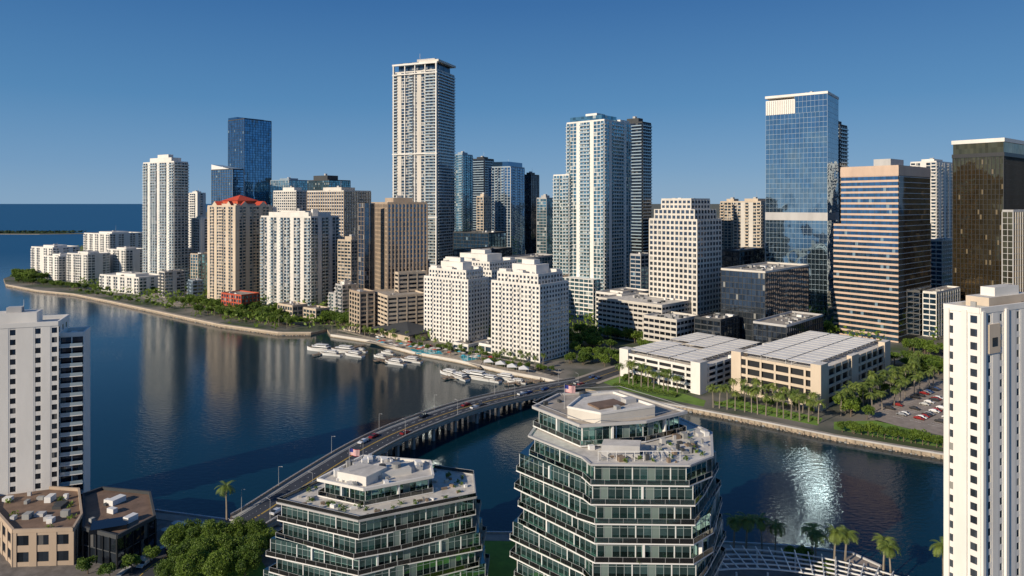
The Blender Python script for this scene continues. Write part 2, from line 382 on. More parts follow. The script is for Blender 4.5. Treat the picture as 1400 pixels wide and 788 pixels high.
for _ in range(2200):
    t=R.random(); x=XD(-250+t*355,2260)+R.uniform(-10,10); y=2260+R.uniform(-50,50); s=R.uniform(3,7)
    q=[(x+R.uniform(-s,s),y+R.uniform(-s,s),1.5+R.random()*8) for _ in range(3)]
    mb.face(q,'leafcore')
mb.obj('barrier_island')
# ================================================================== TREES
def broadleaf(seed,h=9,r=4.5,leaves=1500,ls=.45,ncl=13):
    rr=random.Random(seed); mb=MB()
    mb.cyl(0,0,-.3,h*.45,.32,.2,'bark',7)
    cl=[]
    for i in range(ncl):
        a=rr.uniform(0,6.28); q=rr.random()**.6*r*.72; z=h*.55+rr.uniform(-.12,.33)*h*(1-.5*q/r)
        c=Vector((math.cos(a)*q,math.sin(a)*q,z)); cl.append((c,rr.uniform(.22,.42)*r))
        if i<7: mb.beam((0,0,h*rr.uniform(.25,.42)),tuple(c*.85+Vector((0,0,z*.1))),.16,'bark')
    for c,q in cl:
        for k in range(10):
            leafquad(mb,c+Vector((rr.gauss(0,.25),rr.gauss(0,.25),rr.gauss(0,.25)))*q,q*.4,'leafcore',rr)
    for _ in range(leaves):
        c,q=rr.choice(cl); d=Vector((rr.gauss(0,1),rr.gauss(0,1),rr.gauss(0,1)+.25)).normalized()
        leafquad(mb,c+d*q*rr.uniform(.7,1.12),ls*rr.uniform(.6,1.3),'leaf',rr)
    return mb.mesh('broadleaf_tree')
def palm(seed,h=9.5):
    rr=random.Random(seed); mb=MB(); lean=rr.uniform(-.6,.6); 
    pts=[(lean*(t/5)**2,0,h*t/5-.2) for t in range(6)]
    for i in range(5): mb.beam(pts[i],pts[i+1],.42-.04*i,'palmbark')
    top=Vector(pts[-1]); mb.cyl(top.x,top.y,top.z-.2,top.z+.9,.22,.1,'palmleaf',6)
    for i in range(26):
        a=i*2.4+rr.uniform(-.2,.2); el=rr.uniform(-.35,1.25); L=rr.uniform(2.8,3.8)
        d=Vector((math.cos(a),math.sin(a),0)); p=top.copy()+Vector((0,0,.5)); prev=p; sgm=7
        for k in range(sgm):
            e=el-k*.30; q=prev+(d*math.cos(e)+Vector((0,0,math.sin(e))))*L/sgm
            sd=Vector((-d.y,d.x,0)); wl=.85*math.sin(math.pi*(k+1.2)/(sgm+1.4))
            for sg in (1,-1):
                for h2 in (0,.5):
                    b0=prev.lerp(q,h2); b1=prev.lerp(q,h2+.45); t=b1+sd*sg*wl+Vector((0,0,-.35*wl))+d*.25
                    mb.face([tuple(b0),tuple(b1),tuple(t)],'palmleaf')
            prev=q
    return mb.mesh('palm_tree')
TB=[broadleaf(i) for i in range(4)]; TP=[palm(i) for i in range(4)]
TBIG=[broadleaf(20+i,11,6,9000,.27,24) for i in range(3)]
def dry(x,y): return inpoly(land,x,y) 
def tree(x,y,s=1):
    if dry(x,y-2): inst(R.choice(TB),'broadleaf_tree',x,y,LZ,R.uniform(0,6.28),s*R.uniform(.8,1.2),s*R.uniform(.75,1.1))
def palmt(x,y,s=1):
    if dry(x,y-1): inst(R.choice(TP),'palm_tree',x,y,LZ,R.uniform(0,6.28),s*R.uniform(.9,1.12),s*R.uniform(.8,1.15))
def row(fn,a,b_,n,jit=2,s=1):
    A=G(*a);B=G(*b_)
    for i in range(n):
        t=(i+.5)/n; fn(A[0]*(1-t)+B[0]*t+R.uniform(-jit,jit),A[1]*(1-t)+B[1]*t+R.uniform(-jit,jit),s)
row(palmt,(845,522),(930,541),9,1.2,1.05); row(palmt,(850,505),(940,520),7,2,1.0)
row(palmt,(968,556),(1125,580),14,.8,1.05); row(palmt,(1000,545),(1120,568),9,1.5,.95)
row(palmt,(1143,572),(1258,523),13,1.5,1.05); row(palmt,(1160,565),(1265,512),12,2,1.15); row(palmt,(1190,568),(1280,525),9,1.5,1.0)
row(tree,(1150,590),(1290,613),17,1.2,.66); row(tree,(1262,512),(1320,518),9,4,1.1); row(tree,(1230,500),(1300,505),12,5,1)
row(tree,(1145,560),(1175,572),7,3,.85); row(tree,(1160,560),(1270,512),12,2.5,.7); row(tree,(1010,548),(1110,566),7,2,.4)
row(tree,(845,520),(890,530),5,2,.5)
row(tree,(1105,455),(1145,458),8,5,1.1); row(tree,(1240,480),(1300,490),9,5,1.1)
row(tree,(245,416),(400,438),34,8,1.15); row(tree,(270,428),(405,447),36,5,.95); row(palmt,(250,424),(400,450),14,2,.8)
row(tree,(330,438),(400,445),14,5,.95); row(tree,(395,444),(445,444),10,3,.6)
row(tree,(440,441),(482,447),18,5,1.15); row(palmt,(450,454),(560,468),10,2,.75)
row(tree,(12,381),(52,386),24,12,1.5); row(tree,(20,386),(110,396),26,5,.85); row(tree,(170,400),(260,402),18,5,.8); row(tree,(100,394),(160,400),14,5,.7); row(tree,(110,400),(240,424),16,3,.55)
row(tree,(770,470),(830,480),14,8,1.05); row(tree,(790,460),(900,470),16,8,1.1); row(tree,(880,480),(930,490),8,4,.9); row(tree,(780,485),(850,492),10,5,.8)
row(palmt,(520,470),(760,505),16,5,.75); row(tree,(500,458),(570,468),8,3,.6); row(tree,(770,495),(850,500),12,5,.8)
row(tree,(560,476),(680,492),12,3,.5); row(tree,(690,478),(700,470),3,3,.7); row(palmt,(600,484),(740,508),10,1.5,.7); row(tree,(660,497),(760,510),10,2,.5)
def hedge(name,a,b_,w,h,n):
    A=Vector(G(*a));B=Vector(G(*b_)); mb=MB(); d=(B-A); L=d.length; d/=L; nn=Vector((d.y,-d.x))
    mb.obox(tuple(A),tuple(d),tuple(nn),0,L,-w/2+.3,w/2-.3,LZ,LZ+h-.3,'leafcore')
    for _ in range(n):
        p=A+d*R.uniform(0,L)+nn*R.uniform(-w/2,w/2); leafquad(mb,Vector((p.x,p.y,LZ+h*R.uniform(.3,1.05))),.4,'leaf',R)
    mb.obj(name)
hedge('hedge',(840,528),(925,543),5,1.5,2500); hedge('hedge',(850,520),(940,537),3,1.2,1200); hedge('hedge',(975,551),(1120,576),1.5,1,900)
for x,y,s in ((240,742,1),(262,740,1.05),(290,740,1.1),(322,736,1),(348,732,.95),(366,742,.8),(248,765,.95),(280,764,1.1),(312,760,1.1),(345,756,1.0),(228,785,.8),(265,785,1.1),(300,785,1.1),(335,780,1.1)):
    p=G(x,y+16); inst(R.choice(TBIG),'broadleaf_tree',p[0],p[1],LZ,R.uniform(0,6),s*.66,s*.76)
for x,y in ((310,705),(1003,752),(1020,757),(1042,755),(1060,760),(1110,765),(1115,775),(1140,775),(1155,775),(1218,792),(1290,800),(1208,782)):
    p=G(x,y+8); inst(R.choice(TP),'palm_tree',p[0],p[1],LZ,R.uniform(0,6),1.1,R.uniform(.95,1.15))
for x,y in ((1098,772),(1130,790),(1085,770),(120,785),(150,792),(180,782),(205,770)):
    p=G(x,y); inst(R.choice(TB),'broadleaf_tree',p[0],p[1],LZ,R.uniform(0,6),.6,.5)
# ================================================================== VEHICLES
def carmesh(col,i):
    k='carpaint%d'%i; M[k]=plain('car_paint',col,.25,.2)
    mb=MB(); prof=[(-2.2,.35),(2.2,.35),(2.25,.75),(1.3,.95),(.7,1.42),(-1.0,1.45),(-1.9,1.0),(-2.25,.85)]
    def wdt(z): return .9 if z<1.1 else .7
    Lp=[(x,-wdt(z),z) for x,z in prof]; Rp=[(x,wdt(z),z) for x,z in prof]
    mb.face(Lp,k); mb.face(list(reversed(Rp)),k); n=len(prof)
    for j in range(n):
        a,b_=j,(j+1)%n; gl=(j in (3,5)); mb.face([Lp[b_],Lp[a],Rp[a],Rp[b_]],'carglass' if gl else k)
    for s in (-1,1): mb.face([(1.15,s*.86,1.0),(.66,s*.725,1.36),(-.95,s*.725,1.38),(-1.7,s*.86,1.03)][::s],'carglass')
    for x in (-1.4,1.4):
        for s in (-1,1):
            a=[2*math.pi*t/10 for t in range(10)]
            A=[(x+.34*math.cos(t),s*.93,.34+.34*math.sin(t)) for t in a]; B=[(x+.34*math.cos(t),s*.7,.34+.34*math.sin(t)) for t in a]
            mb.face(A,'tire')
            for t in range(10): mb.face([A[t],A[(t+1)%10],B[(t+1)%10],B[t]],'tire')
    return mb.mesh('car')
CARS=[carmesh(c,i) for i,c in enumerate([(.7,.7,.7),(.02,.02,.025),(.25,.26,.28),(.25,.02,.02),(.03,.07,.2),(.5,.5,.48),(.04,.04,.045),(.75,.75,.75)])]
def car(x,y,z,rot,name='car'): inst(R.choice(CARS),name,x,y,z,rot)
# ------------------------------------------------------------------ bridge
bp_=[(335,716),(365,698),(430,655),(500,612),(560,584),(640,556),(720,537),(800,522)]
zc=[3,4,5.5,6.5,7,6.5,5,2.2]
cl=[]
for (x,y),z in zip(bp_,zc):
    p=G(x,y,z); cl.append((p[0],p[1],z))
c3=smooth(cl,8); zf=[p[2] for p in c3]; c2=[(p[0],p[1]) for p in c3]
mb=MB()
ribbon(mb,c2,-7.6,7.6,-1.2,-.02,'lgrey',zf)
ribbon(mb,c2,-5.6,5.6,-.02,0,'bridgeroad',zf)
for s in (-1,1):
    ribbon(mb,c2,min(s*5.6,s*7.2),max(s*5.6,s*7.2),-.02,.16,'grey',zf)
    ribbon(mb,c2,min(s*7.2,s*7.6),max(s*7.2,s*7.6),-.02,.85,'tan',zf)
    ribbon(mb,c2,min(s*7.3,s*7.5),max(s*7.3,s*7.5),1.05,1.15,'steel',zf)
    ribbon(mb,c2,min(s*5.3,s*5.42),max(s*5.3,s*5.42),0,.01,'paint',zf)
    ribbon(mb,c2,min(s*7.61,s*7.9),max(s*7.61,s*7.9),-.7,-.2,'tan',zf)
ribbon(mb,c2,-.25,-.1,0,.01,'ypaint',zf); ribbon(mb,c2,.1,.25,0,.01,'ypaint',zf)
for i in range(0,len(c2)-1):
    a=Vector(c2[i]);b_=Vector(c2[i+1]); d=(b_-a); L=d.length; d/=L; nn=(d.y,-d.x)
    for s in (-2.8,2.8): mb.obox(tuple(a),tuple(d),nn,0,min(3,L*.5),s-.08,s+.08,zf[i]+.004,zf[i]+.014,'paint')
    for s in (-7.4,7.4):
        for t in (.1,.6): mb.obox(tuple(a),tuple(d),nn,L*t-.1,L*t+.1,s-.08,s+.08,zf[i]+.8,zf[i]+1.06,'steel')
    if i%3==1:
        for s in (-5.5,-1.8,1.8,5.5): mb.obox(tuple(a),tuple(d),nn,-.6,.6,s-.6,s+.6,-4,zf[i]-1.9,'grey')
        mb.obox(tuple(a),tuple(d),nn,-.8,.8,-7,7,zf[i]-2,zf[i]-1.15,'lgrey')
mb.obj('road_bridge')
def lampmesh():
    mb=MB(); mb.cyl(0,0,0,7,.09,.05,'steel',6); mb.beam((0,0,7),(1.2,0,7.2),.07,'steel'); mb.beam((1.1,0,7.2),(1.7,0,7.22),.14,'steel'); return mb.mesh('street_lamp')
LM=lampmesh()
for i in range(5,len(c2)-1,8):
    for s in (-1,1):
        p=side(c2,s*7.0)[i]; t=Vector(c2[i+1])-Vector(c2[i]); inst(LM,'street_lamp',p[0],p[1],zf[i]+.1,math.atan2(t.y,t.x)+ (math.pi/2 if s>0 else -math.pi/2))
for i in range(2,len(c2)-1):
    for s in (-4.1,-1.5,1.5,4.1):
        if R.random()<.08:
            p=side(c2,s)[i]; t=Vector(c2[i+1])-Vector(c2[i]); car(p[0],p[1],zf[i]+.0,math.atan2(t.y,t.x)+(0 if s>0 else math.pi))
rd=smooth([G(800,522),G(850,505),G(905,490),G(960,470),G(1000,455)],6)
mb=MB(); ribbon(mb,rd,-6,6,LZ,LZ+.05,'asphalt'); ribbon(mb,rd,-.12,.12,LZ+.05,LZ+.06,'ypaint')
for s in (-1,1): ribbon(mb,rd,min(s*6,s*8.5),max(s*6,s*8.5),LZ,LZ+.17,'pave')
mb.obj('road')
rd2=smooth([G(760,512),G(700,497),G(600,478),G(520,462),G(470,450)],6)
mb=MB(); ribbon(mb,rd2,-3.5,3.5,LZ,LZ+.06,'asphalt'); ribbon(mb,rd2,-6,-3.5,LZ,LZ+.18,'pave');ribbon(mb,rd2,3.5,6,LZ,LZ+.18,'pave'); mb.obj('road')
for r_ in (rd,rd2):
    for i in range(len(r_)-1):
        for s in (-1.8,2.2):
            if R.random()<.4:
                p=side(r_,s)[i]; t=Vector(r_[i+1])-Vector(r_[i]); car(p[0],p[1],LZ+.06,math.atan2(t.y,t.x)+(0 if s>0 else math.pi))
A=Vector(G(1212,566));B=Vector(G(1290,532)); e1=(B-A); L1=e1.length; e1/=L1; e2=Vector((e1.y,-e1.x))
for rw in range(6):
    for k in range(int(L1/2.9)):
        p=A+e1*(k*2.9)+e2*(rw*7.5-2)
        if R.random()<.42: car(p.x,p.y,LZ+.03,math.atan2(e2.y,e2.x)+R.choice([0,math.pi]))
mb=MB()
for rw in range(6):
    for k in range(int(L1/2.9)+1):
        p=A+e1*(k*2.9-1.45)+e2*(rw*7.5-2); mb.obox(tuple(p),tuple(e2),tuple(e1),-2.4,2.4,-.06,.06,LZ+.031,LZ+.038,'paint')
mb.obj('parking_markings')
# ------------------------------------------------------------------ yachts & docks
M['hull']=plain('hull_gelcoat',(.72,.72,.71),.3)
def yacht(L,seed):
    rr=random.Random(seed); mb=MB(); secs=[]
    for t in (0,.2,.5,.75,.9,1):
        w_=L*.13*(1 if t<.5 else math.cos((t-.5)*math.pi*.98)**.7 if t<1 else .02); z=L*.075+L*.05*t*t
        x=(t-.5)*L
        secs.append([(x,-w_,z),(x,-w_*.75,0),(x,0,-.5),(x,w_*.75,0),(x,w_,z)])
    for a,b_ in zip(secs,secs[1:]):
        for k in range(4): mb.face([a[k],a[k+1],b_[k+1],b_[k]],'hull')
        mb.face([a[0],b_[0],b_[4],a[4]],'wood')
    mb.face(secs[0],'hull')
    z=L*.085; 
    for i,(x0,x1,w_,h) in enumerate(((-.32,.22,.1,.075),(-.26,.08,.08,.06))):
        pl=[(x0*L,-w_*L),(x1*L,-w_*L),((x1+.07)*L,-w_*L*.4),((x1+.07)*L,w_*L*.4),(x1*L,w_*L),(x0*L,w_*L)]
        mb.prism(pl,z,z+h*L*.3,'hull'); mb.prism(offset(pl,-.08),z+h*L*.3,z+h*L*.8,'carglass'); mb.prism(offset(pl,.2),z+h*L*.8,z+h*L,'hull'); z+=h*L
    mb.cyl(-.05*L,0,z,z+L*.08,.12,.05,'wsteel',5)
    return mb.mesh('yacht')
YM=[yacht(18,1),yacht(24,2),yacht(13,3)]
def yat(x,y,i,rot,s=1):
    p=G(x,y,0); inst(YM[i],'yacht',p[0],p[1],0,rot,s)
def dock(name,a,b_,w=2.4,fing=0):
    A=Vector(G(*a));B=Vector(G(*b_)); d=B-A; L=d.length; d/=L; nn=Vector((d.y,-d.x)); mb=MB()
    mb.obox(tuple(A),tuple(d),tuple(nn),0,L,-w/2,w/2,.7,1.0,'wood')
    for k in range(int(L/5)+1):
        p=A+d*k*5
        for s in (-1,1): q=p+nn*s*w/2; mb.cyl(q.x,q.y,-2,2,.2,.2,'wood',6)
        if fing and k%2: 
            mb.obox(tuple(p),tuple(d),tuple(nn),-.5,.5,w/2,w/2+fing,.7,.98,'wood'); mb.obox(tuple(p),tuple(d),tuple(nn),-.5,.5,-w/2-fing,-w/2,.7,.98,'wood')
    mb.obj(name)
dock('marina_dock',(480,474),(428,484),2.4); dock('marina_dock',(570,484),(512,492),4,6); dock('marina_dock',(655,503),(607,516),2.4,5); dock('marina_dock',(480,474),(500,470)); dock('marina_dock',(740,518),(690,523),2.4,4)
for x,y,i,r_ in ((438,480,1,2.7),(452,486,0,2.8),(470,482,1,2.9),(484,487,0,2.6),(436,475,2,2.7),(492,481,2,2.8),(520,489,2,2.7),(540,498,0,2.6),(562,495,0,2.6),(530,484,2,2.6),
   (628,518,0,2.4),(650,518,1,2.6),(638,512,2,2.5),(668,521,0,2.7),(614,513,0,2.4),(690,519,0,2.6),(706,524,2,2.7)):
    yat(x,y,i,r_+R.uniform(-.15,.15),.88)
patch('pool_deck',[(500,468),(520,462),(665,487),(655,503),(630,492)],'pave',.3)
patch('swimming_pool',[(628,488),(650,486),(654,492),(634,495)],'pool',.36)
patch('swimming_pool',[(560,478),(600,480),(606,485),(570,484)],'pool',.37)
def umb(c):
    mb=MB(); mb.cyl(0,0,0,2.4,.05,.05,'steel',5)
    for i in range(8):
        a=math.pi*i/4;b_=math.pi*(i+1)/4; mb.face([(0,0,2.9),(1.7*math.cos(a),1.7*math.sin(a),2.3),(1.7*math.cos(b_),1.7*math.sin(b_),2.3)],c)
    return mb.mesh('parasol')
UM=[umb('offwhite'),umb('redwall'),umb('pool')]
for _ in range(46):
    t=R.random(); p=G(505+t*150,469+t*24+R.uniform(-3,3)); inst(R.choice(UM[:1]*4+UM[1:]),'parasol',p[0],p[1],LZ+.3,0,1.0)
for _ in range(14):
    p=G(R.uniform(225,300),R.uniform(722,735)); inst(UM[0],'parasol',p[0],p[1],LZ,0,.8)
for x,y in ((668,500),(684,503),(700,507),(716,510)):
    p=G(x,y); mb=MB(); 
    for sx_ in (-2.6,2.6):
        for sy_ in (-2.6,2.6): mb.cyl(p[0]+sx_,p[1]+sy_,LZ,LZ+2.6,.06,.06,'steel',5)
    c4=[(p[0]-3,p[1]-3),(p[0]+3,p[1]-3),(p[0]+3,p[1]+3),(p[0]-3,p[1]+3)]
    for i in range(4): mb.face([(*c4[i],LZ+2.6),(*c4[(i+1)%4],LZ+2.6),(p[0],p[1],LZ+4.4)],'wsteel')
    mb.obj('canopy_tent')
# ================================================================== CITY TOWERS
WB=S(fh=3.2,ts=.55,sd=.12,bay=4.2,pw=.5,pat='SBB',bd=1.6,rail='white')
def mech(mb,poly,z,h=6,mat='white',f=.5):
    cx=sum(p[0] for p in poly)/len(poly); cy=sum(p[1] for p in poly)/len(poly)
    mb.prism([(cx+(p[0]-cx)*f,cy+(p[1]-cy)*f) for p in poly],z,z+h,mat,top='roof')
tower('condo_tower',196,238,257,222,781,30,S(fh=3.2,ts=.55,bay=4.5,pw=.7,pat='BBSB',bd=1.6,rail='rail'),crown=lambda m,p,z:(mech(m,p,z,6,'white',.7),mech(m,p,z+6,4,'white',.35)))
for (xl,xc,xr,yt,D) in ((43,72,108,340,870),(92,120,150,349,830),(115,150,196,321,950),(146,172,200,343,850),(125,190,226,381,735),(60,80,108,352,850)):
    tower('apartment_building',xl,xc,xr,yt,D,28,S(fh=3.2,ts=1,bay=4.2,pw=.9,pat='BWS',bd=1.3,rail='white'),pent=3,units=5,roofm='roofw')
tower('condo_tower',257,270,281,265,900,35,WB,pent=3); tower('condo_tower',262,275,288,300,800,35,WB,pent=3)
def crown_sl(m,p,z):
    C,Rr,Bk,Lf=p; m.face([(C[0],C[1],z+1),(Rr[0],Rr[1],z+1),(Bk[0],Bk[1],z+9),(Lf[0],Lf[1],z+9)],'bluegrey'); m.face([(Rr[0],Rr[1],z),(Bk[0],Bk[1],z),(Bk[0],Bk[1],z+9)],'wsteel'); m.face([(C[0],C[1],z),(Lf[0],Lf[1],z+9),(Lf[0],Lf[1],z)],'wsteel')
tower('office_tower',289,318,333,232,1000,35,S(fh=3.8,glass='g_blue',ts=.9,bay=6,pw=.4,slab='dgrey',pier='bluegrey'),pent=0,units=0,crown=crown_sl)
def crown_tall(m,p,z): m.prism(sub(p,0,1,.45,1),z,z+5,'g_blue',top='roof')
tower('glass_tower',312,334,371,163,1100,38,S(fh=3.9,glass='g_blue',ts=.35,sd=.1,slab='dgrey',bay=5,pw=.2,pier='dgrey'),crown=crown_tall,pent=0)
def crown_red(m,p,z):
    cx=sum(q[0] for q in p)/4; cy=sum(q[1] for q in p)/4
    for f,h0,h1,mt in ((.8,0,3,'cream'),(.55,3,6,'redwall')): m.prism([(cx+(q[0]-cx)*f,cy+(q[1]-cy)*f) for q in p],z+h0,z+h1,mt)
    b_=[(cx+(q[0]-cx)*.6,cy+(q[1]-cy)*.6,z+6) for q in p]
    for i in range(4): m.face([b_[i],b_[(i+1)%4],(cx,cy,z+12)],'red')
    for i in (0,1,2,3):
        a=Vector(p[i]);c=Vector(p[(i+1)%4]); mid=(a+c)/2; d=(c-a).normalized(); 
        for s in (-.25,.25):
            q=mid+d*(c-a).length*s; 
            A=[(q.x-d.x*4.5,q.y-d.y*4.5,z+1.4),(q.x+d.x*4.5,q.y+d.y*4.5,z+1.4),(q.x,q.y,z+5.5)]
            k=Vector((cx,cy))-q; k=k.normalized()*7
            B=[(v[0]+k.x,v[1]+k.y,v[2]) for v in A]
            m.face(A,'cream'); m.face([A[1],B[1],B[2],A[2]],'red'); m.face([A[2],B[2],B[0],A[0]],'red')
tower('condo_tower',284,322,372,283,667,34,S(fh=3.1,ts=.8,bay=4,pw=.8,slab='cream',pier='cream',pat='SWB',bd=1.3,rail='cream'),crown=crown_red,pent=0,wallm='cream')
mb=MB(); pl=quad(303,330,355,600,35); facade(mb,pl,LZ,ZT(405,600),S(fh=3.4,ts=1,slab='redwall',pier='redwall',bay=4,pw=1)); roofkit(mb,pl,ZT(405,600)+.1,1,'redwall','roof',4); mb.obj('red_clubhouse')
tower('condo_tower',357,425,463,298,635,30,S(fh=3.1,ts=.6,bay=4.6,pw=.8,pat='BWS',bd=1.7,rail='rail'),crown=lambda m,p,z:(mech(m,p,z,5,'white',.8),m.box(p[0][0],p[0][1]+12,z,5,5,8,'white',.6)),pent=6)
tower('apartment_tower',374,405,425,262,820,35,S(fh=3.3,ts=1.2,bay=4,pw=1.4,slab='white',pier='offwhite'),pent=5)
tower('office_tower',420,470,507,262,760,33,S(fh=3.7,ts=1.2,bay=3.8,pw=1.2,slab='offwhite',pier='tan',glass='g_grey'),pent=5)
tower('condo_tower',370,395,420,247,1050,35,S(fh=3.5,ts=.5,glass='g_teal',slab='bluegrey',pw=.3),pent=4)
tower('office_tower',395,450,479,247,1100,35,S(fh=3.5,ts=.5,glass='g_teal',slab='dgrey',pw=.3,pier='dgrey'),pent=9)
tower('apartment_tower',340,360,378,285,760,35,WB)
tower('apartment_tower',462,480,500,330,640,33,S(fh=3.2,ts=1.2,bay=4,pw=.6,slab='cream',pier='cream'))
mb=MB(); D=554; pl=quad(508,530,584,D,62,60); z=ZT(279,D)
tanst=S(fh=3.7,ts=1.3,bay=3.0,pw=1.0,pd=.5,slab='tan',pier='tan',glass='g_grey')
facade(mb,pl,LZ,z,tanst); roofkit(mb,pl,z+.1,1.4,'tan','roof',8,5,'tan')
mb.prism(sub(pl,-.06,.9,.9,1.25),LZ,z-4,'tan')
p3=quad(490,498,512,D-6,50); facade(mb,p3,LZ,ZT(278,D),S(fh=3.7,ts=.2,glass='g_grey',slab='tan',bay=4,pw=.3,pier='tan')); mb.prism(sub(p3,.6,1,0,.02),LZ,z,'tan')
mb.obj('office_tower')
tower('parking_structure',508,530,582,407,505,60,S(fh=3.2,ts=1.6,bay=8,pw=1,slab='cream',pier='cream',glass='g_dark'),units=3,pent=0)
tower('office_building',478,492,512,402,515,55,S(fh=3.4,ts=1.2,bay=5,pw=1.2,slab='tan',pier='cream',glass='g_dark'),units=3,pent=0)
tower('office_building',540,545,583,375,530,58,S(fh=3.4,ts=1.6,bay=8,pw=1,slab='cream',pier='cream',glass='g_dark'),units=3,pent=0)
def tall():
    D=780; mb=MB(); pl=quad(538,598,621,D,22,60); z=ZT(96,D)
    st=S(fh=3.5,ts=.5,sd=.3,bay=5.2,pw=.4,pat='BBW',bd=1.8,slab='white',pier='offwhite',rail='rail',glass='g_res')
    facade(mb,pl,LZ,z,st,[ 'B',None,'B','=BSWWBWSWBBB'])
    C,Rr,Bk,Lf=pl
    L=math.hypot(Lf[0]-C[0],Lf[1]-C[1]); u=((C[0]-Lf[0])/L,(C[1]-Lf[1])/L); nn=(u[1],-u[0])
    for t in (0.015,.985): mb.obox(Lf,u,nn,t*L-.7,t*L+.7,-.1,2.1,LZ,z+9,'white')
    for t in (.27,.5,.73): mb.obox(Lf,u,nn,t*L-.5,t*L+.5,-.1,1.0,LZ,z+9,'white')
    for zz,hh in ((z-3,1.2),(z+8,2),(z*.62,1.3),(z*.33,1.3)): mb.obox(Lf,u,nn,-.5,L+.5,-.1,2.3,zz,zz+hh,'white')
    roofkit(mb,pl,z+.1,1.2,'offwhite','roof',5,0)
    mb.prism(sub(pl,.1,.9,.06,.92),z,z+12,'g_res',uv=(3,3.4),top='roof'); mb.prism(sub(pl,-.02,1.02,-.03,.4),z+10,z+12.5,'offwhite')
    mb.prism(sub(pl,.1,.9,.1,.5),z+12,z+15,'lgrey'); mb.beam((pl[0][0]-22,pl[0][1]+15,z+12),(pl[0][0]-22,pl[0][1]+15,z+22),.4,'steel')
    mb.obj('skyscraper')
tall()
tower('glass_tower',619,632,646,212,900,30,S(fh=3.4,glass='g_teal',ts=.5,bay=5,pw=.4,pat='BW',slab='bluegrey',pier='bluegrey'))
tower('glass_tower',644,662,675,218,960,35,S(fh=3.4,glass='g_dark',ts=.5,bay=5,pw=.2,pat='B',slab='black',pier='black',rail='rail'))
tower('condo_tower',652,661,671,270,800,30,S(fh=3.3,ts=.8,bay=4,pw=.8,slab='cream',pier='cream'))
tower('condo_tower',668,698,717,229,820,28,S(fh=3.3,ts=.6,bay=4.5,pw=.4,pat='WWB',slab='bluegrey',pier='white',glass='g_blue'),crown=lambda m,p,z:m.prism(sub(p,0,1,.1,.8),z,z+7,'g_blue'))
tower('glass_tower',714,726,737,240,900,30,S(fh=3.4,glass='g_dark',ts=.4,bay=5,pw=.3,slab='black',pier='black'))
tower('glass_tower',734,747,757,272,820,32,S(fh=3.4,glass='g_teal',ts=.5,bay=5,pw=.3,slab='lgrey',pier='lgrey'))
tower('office_building',620,668,692,320,720,35,S(fh=3.8,glass='g_blue',ts=.5,bay=5,pw=.3,slab='dgrey',pier='dgrey'),pent=0)
tower('office_building',690,720,760,355,600,35,S(fh=3.6,glass='g_teal',ts=.5,bay=5,pw=.3,slab='lgrey',pier='lgrey'),pent=0)
tower('office_building',620,650,700,345,640,35,S(fh=3.6,glass='g_dark',ts=.5,bay=5,pw=.3,slab='dgrey',pier='dgrey'),pent=0)
def icon():
    D=575; mb=MB(); pl=quad(775,826,862,D,42,60); z=ZT(165,D)
    st=S(fh=3.1,ts=.45,sd=.15,bay=3.6,pw=.45,slab='white',pier='white',glass='g_teal',pat='BBWWS',bd=1.5)
    facade(mb,pl,LZ,z,st,['BWSBB',None,None,'BWWSB']); roofkit(mb,pl,z+.1,1.2,'white','roof',6)
    mb.prism(sub(pl,.05,.6,.1,.95),z,z+5.5,'g_teal',uv=(3,3)); mb.prism(sub(pl,.15,.45,.3,.6),z+5.5,z+8,'white'); mb.prism(sub(pl,.6,.95,0,.3),z,z+3,'white')
    p2=quad(757,778,800,D+22,42); z2=ZT(240,D+22); facade(mb,p2,LZ,z2,st); roofkit(mb,p2,z2+.1,1,'white','roof',3)
    p3=sub(pl,-.25,.8,.1,1.2); facade(mb,p3,LZ,ZT(382,D),S(fh=3.6,ts=1,bay=5,pw=.5,slab='white',pier='white',glass='g_teal'))
    mb.obj('condo_tower')
icon()
tower('glass_tower',846,878,890,168,720,40,S(fh=3.4,glass='g_dark',ts=.5,bay=5,pw=.2,pat='B',slab='dgrey',pier='black'),pent=6,wallm='dgrey')
tower('office_building',862,876,892,350,560,45,S(fh=3.4,glass='g_blue',ts=1,bay=5,pw=.3,slab='lgrey',pier='lgrey'),pent=0)
def grid():
    D=489; mb=MB(); pl=quad(888,953,986,D,47,60); 
    st=S(fh=3.9,ts=1.5,sd=.25,bay=3.9,pw=1.2,pd=.35,slab='offwhite',pier='offwhite',glass='g_grey')
    z=ZT(302,D); facade(mb,pl,LZ,z,st); roofkit(mb,pl,z+.1,1,'offwhite','roof',2)
    p2=sub(pl,.06,.94,.08,.92); facade(mb,p2,z,z+8,st); p3=sub(pl,.12,.88,.18,.8); facade(mb,p3,z+8,z+15,st); roofkit(mb,p3,z+15.1,1,'offwhite','roof',4)
    mb.obj('office_tower')
grid()
tower('parking_structure',818,905,952,420,468,47,S(fh=3.6,ts=1.7,bay=4,pw=.5,pd=.2,slab='offwhite',pier='offwhite',glass='g_dark'),pent=0,units=14,roofm='roofw')
tower('office_building',880,925,955,440,440,47,S(fh=3.6,ts=1.7,bay=4,pw=.5,pd=.2,slab='offwhite',pier='offwhite',glass='g_dark'),pent=0,units=14,roofm='roofw')
tower('office_building',815,850,890,405,520,47,S(fh=3.6,ts=1.2,bay=4,pw=.5,slab='white',pier='white',glass='g_dark'),pent=2,units=8)
tower('condo_tower',985,1005,1018,277,760,45,S(fh=3.3,ts=1,bay=4,pw=.9,slab='cream',pier='cream',pat='BWS',rail='cream'),pent=4)
tower('condo_tower',1003,1040,1062,277,700,45,S(fh=3.3,ts=1,bay=4,pw=.9,slab='cream',pier='offwhite',pat='BWS',rail='cream'),pent=4)
